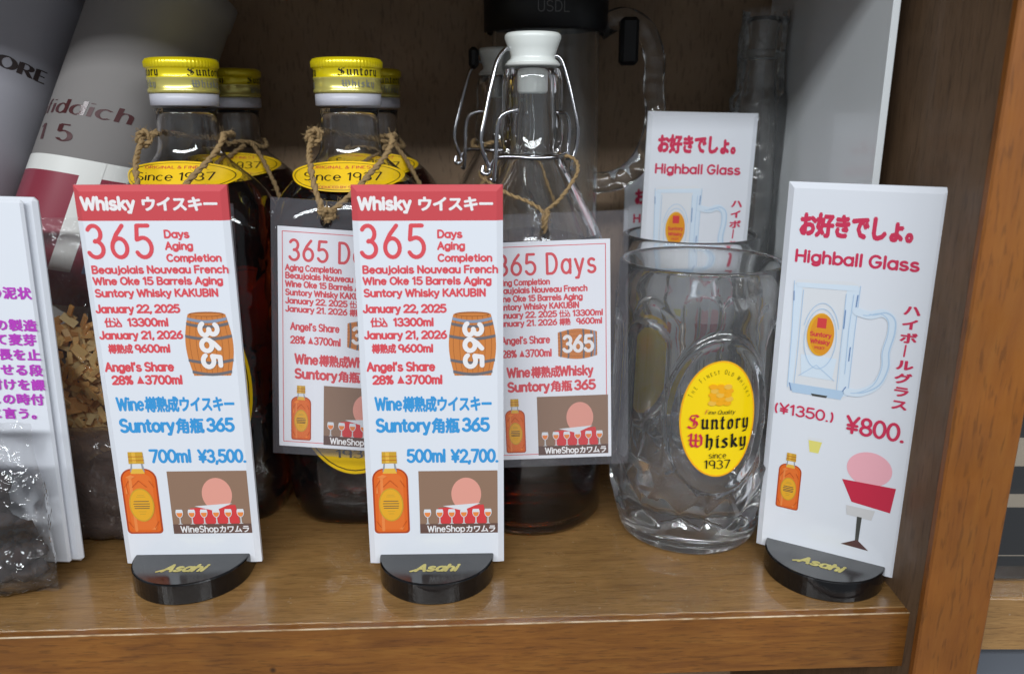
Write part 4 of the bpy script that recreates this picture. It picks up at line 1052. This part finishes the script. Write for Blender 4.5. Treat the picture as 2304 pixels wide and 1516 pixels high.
for k in range(276):
    o = metas[k % 24] if k < 24 else metas[k % 24].copy()
    if k >= 24: COL.objects.link(o); o.parent = t
    lay = k % 3
    x = rnd.uniform(-246, -176) ; z = rnd.uniform(40, 111 + 4*math.sin(x*.2)); y = 373.2 + lay*2.4 + rnd.uniform(-.7, .7)
    o.location = (x*MM, y*MM, z*MM)
    o.rotation_euler = (rnd.uniform(-.55, .55), rnd.uniform(0, 3.1), rnd.uniform(-.5, .5))
m = MB()
for k in range(520):
    x = rnd.uniform(-252, -172); z = rnd.uniform(6, 108); y = 380.5 + rnd.uniform(0, 3)
    a, c_ = rnd.uniform(2.6, 4.6), rnd.uniform(1.2, 2.1); Mx = Matrix.Rotation(rnd.uniform(0, 3.1), 3, 'Y') @ Matrix.Rotation(rnd.uniform(-.4, .4), 3, 'X')
    vs = [Mx @ Vector(q) + Vector((x, y, z)) for q in [(-a,-.6,-c_),(a,-.6,-c_),(a,.6,-c_),(-a,.6,-c_),(-a,-.6,c_),(a,-.6,c_),(a,.6,c_),(-a,.6,c_)]]
    m.add(vs, [(0,3,2,1),(4,5,6,7),(0,1,5,4),(1,2,6,5),(2,3,7,6),(3,0,4,7)], CH[k % 6])
tag(m.build('chip_filling', t), kind='stuff')
m = MB(); m.box(-231, -227.4, 370.6, 371.4, 130, 137.5, pm('gold_sticker', rgb(190, 150, 84), .5), .15); m.build('gold_sticker', t)
# dark pouch in front of the chips bag
t = empty('dark_bag', 'dusty dark bag lying under the bag of wood chips, behind the signs', 'bag')
pillow(-268, -172, .5, 60, 350, 369, BAGD, 7.0, 2.4, 26, 20, top_thin=False).build('bag_film', t, fix=False)
m = MB(); rnd = random.Random(11)
PEAT = pm('dark_malt', rgb(74, 60, 54), .8, bump=.8, bscale=250)
def lump(m, x, y, z, r, mat, sd):
    vs = []; fs = []; n1, n2 = 12, 8
    for i in range(n2+1):
        ph = math.pi*i/n2
        for j in range(n1):
            th = 2*math.pi*j/n1; d = Vector((math.sin(ph)*math.cos(th), math.sin(ph)*math.sin(th), math.cos(ph)))
            q = d*r*(1+.32*noise.noise(d*1.7+Vector((sd, 0, 0)))); vs.append((x+q.x, y+q.y*.75, z+q.z))
    for i in range(n2):
        for j in range(n1): fs.append((i*n1+j, i*n1+(j+1)%n1, (i+1)*n1+(j+1)%n1, (i+1)*n1+j))
    m.add(vs, fs, mat, True)
for k in range(60): lump(m, rnd.uniform(-262, -178), 360+rnd.uniform(-2, 4), rnd.uniform(6, 46), rnd.uniform(5, 8), PEAT, k*3.1)
tag(m.build('dark_filling', t), kind='stuff')
# clear bag with dark lumps, front left
t = empty('bag_of_dark_lumps', 'clear crinkled bag with dark lumps in front of the purple sign', 'bag')
pillow(-272, -203, .3, 80, 303, 325, BAGW, 4.0, 3.8, 44, 50, top_thin=True).build('bag_film', t, fix=False)
LM = pm('dark_lump', rgb(58, 49, 48), .85, bump=.9, bscale=180)
for (x, z, r_) in [(-243,40,11),(-229,44,10),(-224,32,9),(-236,26,10),(-250,24,11),(-218,20,8),(-228,14,9),(-243,11,9),(-256,40,9),(-214,10,5),(-234,56,7),(-222,52,6),(-240,60,7),(-214,30,6),(-219,10,6),(-236,9,7),(-250,58,8),(-260,22,9),(-212,20,5),(-232,33,8),(-241,26,8)]:
    m = MB(); lump(m, 0, 0, 0, r_, LM, x); o = m.build('dark_lump', t); o.location = (x*MM, (315.5+rnd.uniform(-3, 3))*MM, z*MM)

# ------------------------------------------------------------------ goods in the neighbouring bays
t = empty('boxed_bottle', 'black and cream box in clear plastic in the bay right of the post', 'box', (213, 322, 0), 0)
CRM = pm('cream_card', rgb(190, 176, 156), .6)
m = MB(); m.box(2, 80, 2, 60, 0, 150, CRM, .6); bx = m.build('box_body', t)
m = MB()
for a, b in ((0.3,11.5),(12.5,36),(43,56),(70,110)): m.box(4, 60, 1.2, 1.9, a, b, pm('black_band', rgb(14,14,18), .4))
m.box(1.2, 1.9, 4, 50, 3, 34, pm('black_band', rgb(14,14,18), .4)); m.build('black_bands', bx)
m = MB(); m.box(-.4, 82, -.6, 62, 0, 168, film('box_film', .02, .05), .5); m.build('clear_cover', t)
t = empty('stored_box', 'pale blue grey box on the lower shelf at the bottom right', 'box', (230, 330, -240), 0)
m = MB(); m.box(-30, 60, -10, 60, 0, 190, pm('pale_box', rgb(118, 124, 134), .5), 1.5); m.build('box_body', t)
